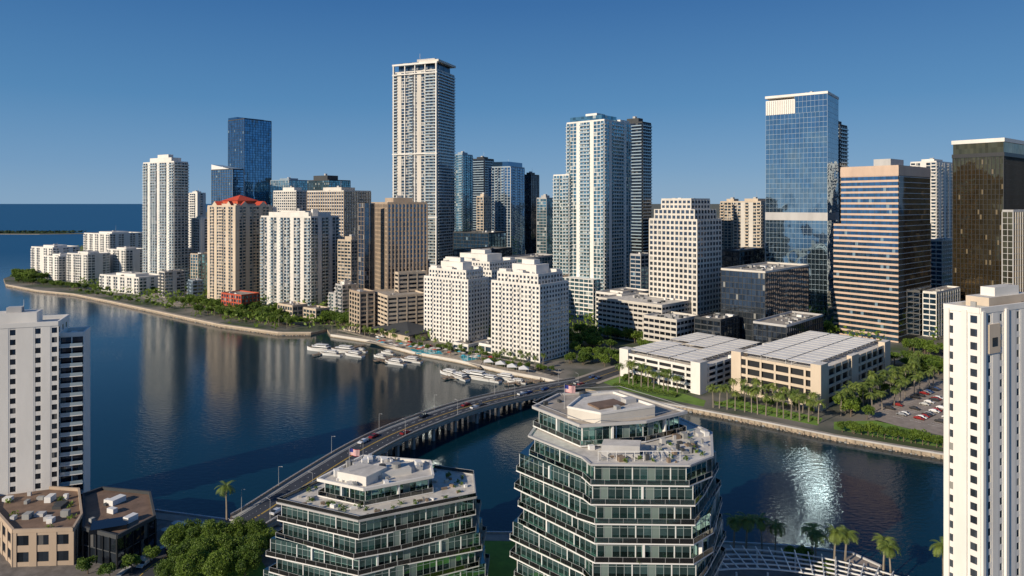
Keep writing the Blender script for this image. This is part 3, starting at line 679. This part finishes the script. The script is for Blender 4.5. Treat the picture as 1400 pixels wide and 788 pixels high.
tower('office_building',984,1010,1045,345,560,45,S(fh=3.8,glass='g_dark',ts=.5,bay=5,pw=.3,slab='dgrey',pier='black'),pent=0)
tower('office_building',986,1046,1106,374,440,45,S(fh=3.9,glass='g_grey',ts=.4,sd=.1,bay=3,pw=.2,pd=.2,slab='dgrey',pier='dgrey'),wallm='offwhite',pent=0,units=22,roofm='roof')
tower('office_building',1030,1075,1125,448,400,45,S(fh=3.9,glass='g_dark',ts=.4,sd=.1,bay=3,pw=.2,slab='dgrey',pier='dgrey'),wallm='lgrey',pent=0,units=20)
tower('office_building',950,985,1010,440,430,45,S(fh=3.6,ts=.8,bay=4,pw=.3,slab='dgrey',pier='dgrey',glass='g_dark'),pent=0,units=12)
def bigblue():
    D=545; mb=MB(); pl=quad(1047,1131,1146,D,36.8,62); z=ZT(152,D)
    st=S(fh=4.1,ts=.18,sd=.06,bay=3,pw=.12,pd=.1,slab='bluegrey',pier='bluegrey',glass='g_bigblue')
    facade(mb,pl,LZ,z,st)
    zt=ZT(128,D); p2=sub(pl,0,1,0,.52); facade(mb,p2,z,zt,st)
    p3=sub(pl,0,1,.52,1); 
    mb.prism(p3,z,zt-2,'white'); 
    C,Rr,Bk,Lf=pl; L=math.hypot(Lf[0]-C[0],Lf[1]-C[1]); u=((C[0]-Lf[0])/L,(C[1]-Lf[1])/L); nn=(u[1],-u[0])
    for k in range(14): mb.obox(Lf,u,nn,.5+k*L*.5/14,1.3+k*L*.5/14,.05,.7,z,zt-2.5,'white')
    mb.prism(offset(sub(pl,0,1,0,1),.5),zt,zt+2,'white',top='roof')
    zb=ZT(297,D); mb.prism(offset(pl,.35),zb-3,zb+3.5,'lgrey')
    for k in range(5): mb.box(*(Vector(C).lerp(Vector(Bk),.3+.1*k)),zt+2,3,2,2.5,'lgrey',.7)
    mb.obj('glass_skyscraper')
bigblue()
tower('glass_tower',1128,1148,1158,172,640,45,S(fh=3.5,glass='g_dark',ts=.5,bay=5,pw=.2,pat='B',slab='dgrey',pier='black'),pent=5,wallm='dgrey')
def banded():
    D=481; mb=MB(); pl=quad(1140,1228,1276,D,50,62); 
    st=S(fh=3.9,ts=1.5,sd=.2,bay=4,pw=.15,pd=.1,slab='pinktan',pier='dgrey',glass='g_blue')
    z=ZT(310,D); facade(mb,pl,LZ,z,st); roofkit(mb,pl,z+.1,1,'pinktan','roof',4)
    p2=sub(pl,0,.97,0,.88); zt=ZT(232,D); facade(mb,p2,z,zt,st)
    mb.prism(offset(p2,.4),zt-4,zt+2,'pinktan',top='roof')
    C,Rr,Bk,Lf=p2; L=math.hypot(Rr[0]-C[0],Rr[1]-C[1]); u=((Rr[0]-C[0])/L,(Rr[1]-C[1])/L); nn=(u[1],-u[0])
    mb.obox(C,u,nn,.4,L-.4,.1,.35,LZ,zt-4.2,'g_dark')
    for k in range(1,32): mb.obox(C,u,nn,.4,L-.4,.3,.45,LZ+k*3.9,LZ+k*3.9+.5,'bluegrey') if LZ+k*3.9<zt-5 else None
    roofkit(mb,p2,zt+2,1.2,'pinktan','roof',6)
    mb.prism(sub(p2,.3,.7,.3,.6),zt+2,zt+9,'lgrey')
    mb.obj('office_tower')
banded()
tower('condo_tower',1245,1280,1303,222,680,50,S(fh=3.3,ts=.7,bay=4.5,pw=.8,pat='BWS',slab='white',pier='white',rail='white'),pent=4)
tower('office_building',1272,1288,1310,330,600,50,S(fh=3.8,ts=1,bay=5,pw=.4,slab='white',pier='white',glass='g_blue'),pent=0)
tower('office_building',1262,1280,1312,402,500,50,S(fh=3.8,ts=1,bay=5,pw=.4,slab='white',pier='white',glass='g_blue'),pent=0)
tower('office_building',1300,1330,1380,425,430,50,S(fh=3.8,ts=.8,bay=5,pw=.6,slab='lgrey',pier='lgrey',glass='g_dark'),pent=0)
def bronze():
    D=520; mb=MB(); pl=quad(1303,1372,1420,D,52,62); z=ZT(210,D)
    st=S(fh=3.9,ts=.25,sd=.06,bay=2.6,pw=.35,pd=.4,slab='black',pier='black',glass='g_bronze')
    facade(mb,pl,LZ,z,st); mb.prism(offset(pl,.7),z-2,z+1,'black'); mb.prism(pl,z+1,z+9,'g_bronze',uv=(2,4)); mb.prism(offset(pl,.9),z+9,z+12,'white',top='roof')
    mb.obj('office_tower')
bronze()
tower('office_building',1372,1385,1440,290,440,60,S(fh=3.8,ts=.3,bay=3,pw=.3,pd=.4,slab='lgrey',pier='lgrey',glass='g_bronze'),pent=0,wallm='lgrey')
def stepped(xl,xc,xr,yt,D,a):
    mb=MB(); pl=quad(xl,xc,xr,D,a,60); z=ZT(yt,D); st=S(fh=3.0,ts=1.35,sd=.12,bay=3.0,pw=1.3,pd=.22,slab='white',pier='white',glass='g_grey',pat='WWB',bd=1.0,rail='white')
    facade(mb,pl,LZ,z-9,st); roofkit(mb,pl,z-8.9,1.2,'white','roofw',3)
    p2=sub(pl,.08,.92,.08,.92); facade(mb,p2,z-9,z-3,st); roofkit(mb,p2,z-2.9,1.2,'white','roofw',8)
    p3=sub(pl,.3,.75,.25,.75); mb.prism(p3,z-3,z+3,'white',top='roofw'); p4=sub(pl,.4,.6,.35,.6); mb.prism(p4,z+3,z+6,'white',top='roofw')
    for q in ((.1,.2,.4,.55),(.75,.9,.1,.25),(.1,.25,.75,.9)): mb.prism(sub(pl,*q),z-3,z-.2,'white',top='roofw')
    mb.obj('apartment_tower')
stepped(672,738,777,372,421,40); stepped(580,640,667,367,468,38); stepped(596,672,716,356,520,40)
tower('hotel_pavilion',655,690,700,478,440,40,S(fh=4,ts=1,bay=5,pw=.6),pent=0,units=3)
tower('hotel_pavilion',620,640,676,474,455,40,S(fh=4,ts=1,bay=5,pw=.6),pent=0,units=3)
mb=MB(); pl=quad(513,560,600,480,45); mb.prism(pl,LZ,LZ+5,'cream'); mb.prism(offset(pl,1.5),LZ+5,LZ+6,'dgrey')
cx=sum(q[0] for q in pl)/4; cy=sum(q[1] for q in pl)/4; b_=[(*q,LZ+6) for q in offset(pl,1.2)]
for i in range(4): mb.face([b_[i],b_[(i+1)%4],(cx,cy,LZ+11)],'dgrey')
mb.obj('waterfront_restaurant')
for (xl,xc,xr,yt,D) in ((470,485,505,455,520),(380,400,420,420,570),(415,432,450,425,560)):
    tower('pavilion_building',xl,xc,xr,yt,D,40,S(fh=3.6,ts=1.2,bay=4,pw=.8,slab='cream',pier='cream'),pent=0,units=3)
def garage(name,xl,xc,xr,D,yt,a,col,can):
    mb=MB(); pl=quad(xl,xc,xr,D,a,90); z=ZT(yt,D)
    C,Rr,Bk,Lf=pl; h=(z-LZ)/4
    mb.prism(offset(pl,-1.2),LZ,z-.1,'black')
    for k in range(5): 
        mb.prism(pl,LZ+k*h-(.1 if k else 0),LZ+k*h+.35,col)
        for i in range(4):
            p=pl[i];q=pl[(i+1)%4];L=math.hypot(q[0]-p[0],q[1]-p[1]);u=((q[0]-p[0])/L,(q[1]-p[1])/L);nn=(u[1],-u[0])
            mb.obox(p,u,nn,-.2,L+.2,-.3,.2+.01*i,LZ+k*h,LZ+k*h+1.35,col)
            if k==0:
                nb=round(L/8)
                for j in range(nb+1): mb.obox(p,u,nn,max(0,j*L/nb-.5),min(L,j*L/nb+.5),-.4,.35,LZ,z+1.3,col)
    mb.prism(sub(pl,-.02,.07,-.02,.09),LZ,z+4,col,top='roofw'); mb.prism(sub(pl,-.01,.07,.9,1.02),LZ,z+3.4,col,top='roofw')
    mb.prism(sub(pl,.92,1.02,-.015,.06),LZ,z+3,col,top='roofw'); mb.prism(sub(pl,.4,.5,-.015,.04),LZ,z+2.6,col,top='roofw')
    mb.prism(offset(pl,-.31),z+.3,z+.42,'roofw')
    Lr=math.hypot(Rr[0]-C[0],Rr[1]-C[1]); u=((Rr[0]-C[0])/Lr,(Rr[1]-C[1])/Lr); Ll=math.hypot(Lf[0]-C[0],Lf[1]-C[1]); v=((Lf[0]-C[0])/Ll,(Lf[1]-C[1])/Ll)
    nr=int(Lr/6.2)
    for r_ in range(nr):
        for s in range(3):
            a0=Ll*(.11+.29*s); a1=a0+Ll*.27
            if R.random()<.06:
                for _ in range(3):
                    t=R.uniform(a0,a1); w_=4+r_*6.2; car(C[0]+u[0]*w_+v[0]*t,C[1]+u[1]*w_+v[1]*t,z+.42,math.atan2(u[1],u[0]))
                continue
            mb.obox(C,u,(v[0],v[1]),2+r_*6.2,2+r_*6.2+5.2,a0,a1,z+2.9,z+3.05,can)
            for t in (a0+1,a1-1): mb.obox(C,u,v,4.2+r_*6.2,4.5+r_*6.2,t-.15,t+.15,z+.4,z+2.9,'steel')
    mb.obj(name)
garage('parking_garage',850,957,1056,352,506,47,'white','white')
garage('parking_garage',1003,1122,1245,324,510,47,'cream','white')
def filler(n,x0,x1,d0,d1,h0,h1):
    c=0;t=0
    while c<n and t<n*30:
        t+=1; x=R.uniform(x0,x1); D=R.uniform(d0,d1); X=XD(x,D); w_=R.uniform(14,30)
        if not (inpoly(land,X,D-15) and inpoly(land,X-35,D+10)): continue
        if any(math.hypot(X-q[0],D-q[1])<q[2]+w_*.75 for q in centres): continue
        wl=R.uniform(w_*.6,w_*1.2); wr=R.uniform(w_*.6,w_*1.2); a=math.radians(R.choice([45,40,50,30])); l=(-math.cos(a),math.sin(a)); r=(math.sin(a),math.cos(a))
        pl=[(X,D),(X+r[0]*wr,D+r[1]*wr),(X+r[0]*wr+l[0]*wl,D+r[1]*wr+l[1]*wl),(X+l[0]*wl,D+l[1]*wl)]
        centres.append((X+(r[0]*wr+l[0]*wl)/2,D+(r[1]*wr+l[1]*wl)/2,math.hypot(wl,wr)/2))
        k=R.choice(['white','offwhite','cream','tan','lgrey','bluegrey','cream']); g=R.choice(['g_res','g_dark','g_teal','g_grey'])
        st=S(fh=3.4,ts=R.choice([.5,.9,1.3]),bay=R.choice([4,5]),pw=R.choice([.3,.8]),slab=k,pier=k,glass=g,pat=R.choice(['W','BWS','W']),rail=k)
        mb=MB(); z=LZ+R.uniform(h0,h1); facade(mb,pl,LZ,z,st); roofkit(mb,pl,z+.1,1,k,R.choice(['roof','roofw']),4,R.choice([0,3])); mb.obj('apartment_building'); c+=1
filler(22,400,860,560,760,12,45); filler(26,850,1390,520,900,12,50); filler(40,330,1400,900,1500,25,75); filler(12,225,330,700,1100,12,45); filler(30,500,1400,1500,3000,30,80); filler(14,270,420,740,1000,20,60)
mb=MB()
for _ in range(11000):
    x=R.uniform(100,1400); D=R.uniform(480,1500); X=XD(x,D)
    if not (inpoly(land,X,D-9) and inpoly(land,X-9,D)): continue
    if any(math.hypot(X-q[0],D-q[1])<q[2]*.8 for q in centres): continue
    z=LZ+R.uniform(2,8)
    for k in range(5): leafquad(mb,Vector((X+R.uniform(-3,3),D+R.uniform(-3,3),z+R.uniform(-3,2))),R.uniform(1,2),'leaf',R)
mb.obj('distant_tree_mass')
# ================================================================== FOREGROUND BUILDINGS
def shrub(mb,x,y,z,s):
    for _ in range(26): leafquad(mb,Vector((x+R.gauss(0,.4)*s,y+R.gauss(0,.4)*s,z+R.uniform(0,1)*s)),.28*s+.06,'leaf',R)
def tiered(floors,fh,z0,mb=None):
    mb=mb or MB()
    for k,pl in enumerate(floors):
        z=z0+k*fh
        core=offset(pl,-.75 if k%2 else -1.3)
        mb.prism(core,z+.1,z+fh,'g_off',uv=(1.6,fh))
        mb.prism(pl,z-.22,z+.06,'wsteel',top='roof')
        n=len(pl)
        for i in range(n):
            p=core[i];q=core[(i+1)%n];L=math.hypot(q[0]-p[0],q[1]-p[1])
            if L<1: continue
            u=((q[0]-p[0])/L,(q[1]-p[1])/L);nn=(u[1],-u[0]); nb=max(1,round(L/1.6))
            for j in range(nb+1):
                big=(j%5==0); wd=.11 if big else .045
                mb.obox(p,u,nn,max(0,j*L/nb-wd),min(L,j*L/nb+wd),-.02,.16 if big else .07,z+.06,z+fh-.22,'wsteel' if big else 'frame')
            mb.obox(p,u,nn,0,L,-.02,.06,z+2.9,z+2.96,'frame')
            p=pl[i];q=pl[(i+1)%n];L=math.hypot(q[0]-p[0],q[1]-p[1]);u=((q[0]-p[0])/L,(q[1]-p[1])/L);nn=(u[1],-u[0])
            mb.obox(p,u,nn,.1,L-.1,-.12,-.09,z+.06,z+1.1,'clear'); mb.obox(p,u,nn,.1,L-.1,-.13,-.08,z+1.1,z+1.14,'steel')
            nb=max(1,round(L/3))
            for j in range(nb+1): mb.obox(p,u,nn,max(.1,j*L/nb-.025),min(L-.1,j*L/nb+.025),-.17,-.06,z+.06,z+1.12,'steel')
            for j in range(int(L/6)):
                if R.random()<.2: mb.obox(p,u,nn,j*6+1,j*6+1+R.uniform(.6,1.4),-.65,-.3,z+.06,z+R.uniform(.4,.8),R.choice(['lgrey','wood','dgrey']))
                if R.random()<.15: shrub(mb,p[0]+u[0]*(j*6+3)-nn[0]*.45,p[1]+u[1]*(j*6+3)-nn[1]*.45,z+.1,.55)
            if k%3==0 and L>6:
                mb.obox(p,u,nn,L*.5-.2,L*.5+.2,-1.2,-.3,z+.06,z+fh-.22,'wsteel')
    return mb
base=[(0.5,158),(13.5,144),(17,140.5),(37,140),(42,145),(49,160),(36,184),(10,180)]
fl=[]
for k in range(11):
    s=((k//3)%2)*1.4; t=[(-1.2,.4),(.6,-.4),(-.4,.8),(.8,.2)][(k//2)%4]
    pl=[list(p) for p in base]
    g=max(0,k-7)*.9
    pl[0][0]+=t[0]-.5*s+g*1.3; pl[0][1]+=t[1]; pl[1][0]+=s; pl[2][0]-=s*.6; pl[3][0]+=t[1]*1.5; pl[4][0]+=t[0]; pl[5][0]+=t[1]*1.5-g*.6; pl[1][1]+=t[0]*.6
    fl.append([tuple(p) for p in pl])
up=[(5,164),(15,150),(30,153),(41,160),(28,178),(12,175)]
mb=tiered(fl,4,2)
roofkit(mb,fl[-1],46,.4,'lgrey','roofw',0)
tiered([up],4,46.6,mb)
roofkit(mb,up,50.7,.6,'lgrey','roof',0)
for p_,q_ in zip(up,up[1:]+up[:1]): mb.beam((*p_,52.3),(*q_,52.3),.08,'steel')
ph=[(12,156),(20,150.5),(35,157),(26,170),(17,167)]
ph=[(16+(x-22)*.88+5.5,160+(y-160)*.88) for x,y in ph]
mb.prism(ph,50.8,53.0,'offwhite',top='roofw'); 
for i in range(5):
    p=ph[i];q=ph[(i+1)%5];L=math.hypot(q[0]-p[0],q[1]-p[1]);u=((q[0]-p[0])/L,(q[1]-p[1])/L);nn=(u[1],-u[0]); mb.obox(p,u,nn,0,L,-.2,.1+.01*i,53.0,53.5,'white')
mb.box(22,159,53,7.5,4.5,.4,'brownroof',.5); mb.box(27.5,161,53,3,2,1.1,'lgrey',.5); mb.box(24,155.8,53,1.2,1.2,.8,'grey',.5)
for _ in range(40):
    x=R.uniform(5,41);y=R.uniform(150,178)
    if not inside(up,x,y,1.2) or inside(ph,x,y,-1.2): continue
    s=R.uniform(.4,1.3); mb.box(x,y,50.8,s,s*R.uniform(.6,1.6),R.uniform(.4,1.2),R.choice(['lgrey','grey','dgrey','wsteel']),.5)
for _ in range(170):
    x=R.uniform(5,46);y=R.uniform(141,160)
    if not inside(fl[-1],x,y,1.4) or inside(up,x,y,-1.0): continue
    if R.random()<.15: shrub(mb,x,y,46.2,.7); continue
    s=R.uniform(.4,1.4); mb.box(x,y,46.1,s,s*R.uniform(.5,1.8),R.uniform(.3,1.4),R.choice(['wsteel','lgrey','grey','dgrey','steel','wood']),.3)
for k in range(12):
    x=19+k*1.3; mb.beam((x,143.2,46.6),(x+R.uniform(-.4,.4),147.5,46.6),.12,R.choice(['lgrey','steel','grey']))
for k in range(10):
    mb.beam((18+k*1.9,142.6,46.1),(18+k*1.9,142.6,48.2),.1,'wsteel')
mb.beam((18,142.6,48.2),(35.2,142.6,48.2),.12,'wsteel')
mb.prism([(19,145),(27,144.3),(28,148),(20,148.8)],46.15,48.6,'lgrey',top='roofw')
mb.obj('office_building')
baseA=[(-58,168),(-36,158),(-27,162),(-9,171),(-9.5,186),(-22,190),(-43,193)]
fl=[]
for k in range(6):
    t=[(-.6,.4),(.8,-.6),(-.8,.5),(.5,.8),(-.5,0),(.4,0)][k]; g=(5-k)*.55
    pl=offset(baseA,g-.4*(k==5)); pl=[(p[0]+t[0]*(1 if i%2 else -1.2),p[1]+t[1]*(1 if i%3 else -1)) for i,p in enumerate(pl)]
    fl.append(pl)
mb=tiered(fl,4,2); roofkit(mb,fl[-1],26,.4,'lgrey','roofw',0)
for p_,q_ in zip(fl[-1],fl[-1][1:]+fl[-1][:1]):
    L=math.hypot(q_[0]-p_[0],q_[1]-p_[1]);u=((q_[0]-p_[0])/L,(q_[1]-p_[1])/L);nn=(u[1],-u[0]); mb.obox(p_,u,nn,0,L,-.12,-.08,26.4,27.3,'clear'); mb.obox(p_,u,nn,0,L,-.15,-.05,27.3,27.36,'steel')
upA=[(-49,172),(-36,166),(-20,174),(-22,184),(-41,188)]
tiered([upA],3.6,26.4,mb); roofkit(mb,upA,30,.7,'white','roofw',0)
mb.prism([(-44,172),(-36,168.5),(-32,175),(-40,178)],30,32.4,'white',top='roofw'); mb.prism([(-33,173),(-26,176.5),(-29,182),(-36,179)],30,31.6,'white',top='roofw')
mb.cyl(-30,177,31.6,32.6,1.2,1.2,'grey',12); mb.cyl(-33.5,176.5,31.6,32.4,.9,.9,'dgrey',12)
for _ in range(100):
    x=R.uniform(-46,-22); y=R.uniform(168,187); s=R.uniform(.4,1.5)
    if not inside(upA,x,y,1): continue
    mb.box(x,y,30.1,s,s*R.uniform(.6,1.6),R.uniform(.4,1.8),R.choice(['wsteel','lgrey','steel','grey','wsteel']),.45)
for _ in range(420):
    x=R.uniform(-58,-9); y=R.uniform(158,192)
    if not inside(fl[-1],x,y,1.2) or inside(upA,x,y,-.8): continue
    if R.random()<.35: shrub(mb,x,y,26.2,R.uniform(.5,.9))
    elif R.random()<.4: mb.box(x,y,26.12,R.uniform(.5,1.8),R.uniform(.5,.9),R.uniform(.35,.8),R.choice(['wsteel','grey','wood','wood','offwhite']),R.choice([.45,-.5]))
mb.obj('office_building')
M['fred']=plain('flag_red',(.5,.02,.03),.8); M['fblue']=plain('flag_blue',(.02,.03,.2),.8)
def flag(x,y,z):
    mb=MB()
    mb.cyl(x,y,z,z+6,.07,.05,'steel',6)
    w_=lambda q: .18*math.sin(q*3)-.1*q
    for k in range(13):
        a=z+5.8-k*.13
        x0=1.0 if k<7 else 0
        for j in range(6):
            xa=x0+(2.6-x0)*j/6; xb=x0+(2.6-x0)*(j+1)/6
            mb.face([(x+xa,y+w_(xa),a-.13-.1*xa),(x+xb,y+w_(xb),a-.13-.1*xb),(x+xb,y+w_(xb),a-.1*xb),(x+xa,y+w_(xa),a-.1*xa)],'fred' if k%2==0 else 'paint')
    for j in range(3):
        xa=j/3;xb=(j+1)/3
        mb.face([(x+xa,y+w_(xa),z+5.8-.91-.1*xa),(x+xb,y+w_(xb),z+5.8-.91-.1*xb),(x+xb,y+w_(xb),z+5.8-.1*xb),(x+xa,y+w_(xa),z+5.8-.1*xa)],'fblue')
    mb.obj('american_flag')
flag(12.5,163,50.8); flag(-41,172,32.4)
# ------------------------------------------------------------------ left edge tower
def quadw(C,a,wr,wl):
    a=math.radians(a); l=(-math.cos(a),math.sin(a)); r=(math.sin(a),math.cos(a))
    return [C,(C[0]+r[0]*wr,C[1]+r[1]*wr),(C[0]+r[0]*wr+l[0]*wl,C[1]+r[1]*wr+l[1]*wl),(C[0]+l[0]*wl,C[1]+l[1]*wl)]
mb=MB(); D0=204; C=(XD(-60,D0),D0); wst=S(fh=3.05,ts=1.3,sd=.02,bay=2.2,pw=.7,pd=.06,pier='white',slab='white',pat='W',glass='g_dark',rail='white')
pl=quadw(C,68,26,14); zt=ZT(447,212)
facade(mb,pl,LZ,zt,wst,['=SSSSSSWSSWSW','=WSWS','S','S'])
roofkit(mb,pl,zt+.1,1.4,'white','roofw',5,4)
p2=quadw((pl[1][0]-1.0,pl[1][1]+2.2),68,6.5,10); zt2=zt-4; facade(mb,p2,LZ,zt2,dict(wst,bd=1.5,bay=3.2,ts=.5,pw=.3,rail='rail'),['=BB','S','S','S']); roofkit(mb,p2,zt2+.1,1.2,'white','roofw',1)
mb.obj('condo_tower')
mb=MB(); pl=[G(18,775),G(100,772),G(112,750),G(108,712),G(0,704),G(-10,740)]; pl=ccw(pl)
facade(mb,pl,LZ,LZ+9,S(fh=4.5,ts=1.8,bay=5,pw=2.0,slab='tan',pier='tan',glass='g_dark')); roofkit(mb,pl,LZ+9.1,1,'tan','brownroof',14)
for _ in range(26):
    x=R.uniform(-150,-110); y=R.uniform(170,220)
    if inside(pl,x,y,1.5): shrub(mb,x,y,LZ+9.2,1.2)
mb.obj('podium_building')
mb=MB(); pl=ccw([G(114,765),G(160,778),G(212,748),G(205,712),G(140,705),G(114,715)])
facade(mb,pl,LZ,LZ+8,S(fh=4.0,ts=.3,sd=.05,bay=2.5,pw=.15,slab='dgrey',pier='black',glass='g_dark')); roofkit(mb,pl,LZ+8.1,1,'dgrey','brownroof',6)
mb.box(XD(150,190),190,LZ+8.2,9,6,1.2,'g_dark',.4); mb.obj('restaurant_building')
# ------------------------------------------------------------------ right edge tower
mb=MB(); D=150
pl=quad(1291,1340,1500,D,62,26)
st=S(fh=3.0,ts=1.3,sd=.06,bay=2.3,pw=1.1,pd=.1,slab='white',pier='white',glass='g_grey',pat='WS',bd=.9,rail='white')
z=ZT(430,D); facade(mb,pl,LZ,z,st,['=SWSWWSWSWWSW','W','W','=WSWWSWSW']); roofkit(mb,pl,z+.1,1.3,'white','roofw',9)
C_,Rr,Bk_,Lf_=pl
for (p,q,ts_) in ((C_,Rr,(.0,.36,.72)),(Lf_,C_,(.0,.5))):
    L=math.hypot(q[0]-p[0],q[1]-p[1]); u=((q[0]-p[0])/L,(q[1]-p[1])/L); nn=(u[1],-u[0])
    for t in ts_: mb.obox(p,u,nn,t*L+.2,t*L+1.3,.1,.55,LZ,z+.6,'white')
mb.prism(sub(pl,.25,.95,.2,.85),z,z+3,'cream',top='roofw'); mb.prism(sub(pl,.4,.8,.3,.7),z+3,z+5,'white',top='roofw')
L=math.hypot(Rr[0]-C_[0],Rr[1]-C_[1]); u=((Rr[0]-C_[0])/L,(Rr[1]-C_[1])/L); nn=(u[1],-u[0])
mb.obox(C_,u,nn,3,7.5,0,.35,z-9,z-2.5,'cream'); mb.obox(C_,u,nn,4.2,6.3,.34,.4,z-7.5,z-5.5,'carglass')
mb.obj('condo_tower')
mb=MB(); cxp,cyp=XD(1070,150),126.0
zz=6.5
arc=[math.radians(122-i*3.2) for i in range(37)]
for r_ in (46,49,52,55,58.5):
    for a,b_ in zip(arc,arc[1:]):
        mb.beam((cxp+r_*math.cos(a),cyp+r_*math.sin(a),zz+(58-r_)*.12),(cxp+r_*math.cos(b_),cyp+r_*math.sin(b_),zz+(58-r_)*.12),.3,'wsteel')
for i,a in enumerate(arc):
    mb.beam((cxp+45*math.cos(a),cyp+45*math.sin(a),zz+.35+1.55),(cxp+60*math.cos(a),cyp+60*math.sin(a),zz+.35-.2),.24,'wsteel')
    if i%3==0:
        for r_ in (47,58): mb.cyl(cxp+r_*math.cos(a),cyp+r_*math.sin(a),LZ,zz,.25,.25,'wsteel',8)
mb.obj('curved_pergola')
mb=MB(); pl=[(cxp+44*math.cos(a),cyp+44*math.sin(a)) for a in reversed(arc)]+[(cxp-20,cyp),(cxp+20,cyp)]
mb.prism(ccw(pl),LZ,5,'lgrey',top='roof'); mb.obj('terrace_building')
rd3=smooth([(c2[0][0],c2[0][1]),G(300,735),G(230,760),G(180,800),G(150,860)],5)
mb=MB(); ribbon(mb,rd3,-5,5,LZ,LZ+.05,'asphalt'); ribbon(mb,rd3,-6.5,-5,LZ,LZ+.18,'lgrey'); ribbon(mb,rd3,5,6.5,LZ,LZ+.18,'lgrey'); ribbon(mb,rd3,-.1,.1,LZ+.05,LZ+.06,'ypaint'); mb.obj('road')
for i in range(3,len(rd3)-2,3):
    p=side(rd3,2.3)[i]; t=Vector(rd3[i+1])-Vector(rd3[i]); car(p[0],p[1],LZ+.06,math.atan2(t.y,t.x))
# ================================================================== LIGHT, SKY, CAMERA
sd=Vector((-.75,-.661,0)).normalized(); el=math.radians(23)
sv=Vector((sd.x*math.cos(el),sd.y*math.cos(el),math.sin(el)))
sl=bpy.data.lights.new('sun','SUN'); sl.energy=5.0; sl.angle=math.radians(.5); sl.color=(1,.87,.69)
so=bpy.data.objects.new('sun',sl); so.rotation_euler=sv.to_track_quat('Z','Y').to_euler(); scene.collection.objects.link(so)
wd=bpy.data.worlds.new('World'); scene.world=wd; wd.use_nodes=True; nt=wd.node_tree; bg=nt.nodes['Background']
sk=nt.nodes.new('ShaderNodeTexSky'); sk.sky_type='NISHITA'; sk.sun_disc=False; sk.sun_elevation=el; sk.sun_rotation=math.atan2(sd.x,sd.y)
sk.altitude=0; sk.air_density=1.0; sk.dust_density=.2; sk.ozone_density=3
tc=N(nt,'ShaderNodeTexCoord'); sp_=N(nt,'ShaderNodeSeparateXYZ'); nt.links.new(tc.outputs['Generated'],sp_.inputs[0])
cr=N(nt,'ShaderNodeValToRGB'); nt.links.new(sp_.outputs[2],cr.inputs[0])
e=cr.color_ramp.elements; e[0].position=0; e[0].color=(.21,.37,.56,1); e[1].position=1; e[1].color=(.022,.08,.24,1)
for p_,c_ in ((.05,(.15,.31,.53)),(.14,(.075,.23,.46)),(.28,(.033,.14,.36))):
    x=e.new(p_); x.color=(*c_,1)
sc=N(nt,'ShaderNodeVectorMath',operation='SCALE'); sc.inputs['Scale'].default_value=10; nt.links.new(cr.outputs[0],sc.inputs[0])
mx=N(nt,'ShaderNodeMix',data_type='RGBA'); mx.inputs[0].default_value=.9; nt.links.new(sk.outputs[0],mx.inputs[6]); nt.links.new(sc.outputs[0],mx.inputs[7])
nt.links.new(mx.outputs[2],bg.inputs[0]); bg.inputs[1].default_value=.1
cd=bpy.data.cameras.new('camera'); cam=bpy.data.objects.new('camera',cd); scene.collection.objects.link(cam)
cam.location=(0,0,H); cam.rotation_euler=(math.radians(90),0,0); cd.lens=24; cd.sensor_width=36; cd.shift_y=-(394-HY)/1400; cd.clip_end=200000; cd.clip_start=1
scene.camera=cam
scene.view_settings.view_transform='Standard'; scene.view_settings.look='None'; scene.view_settings.exposure=0
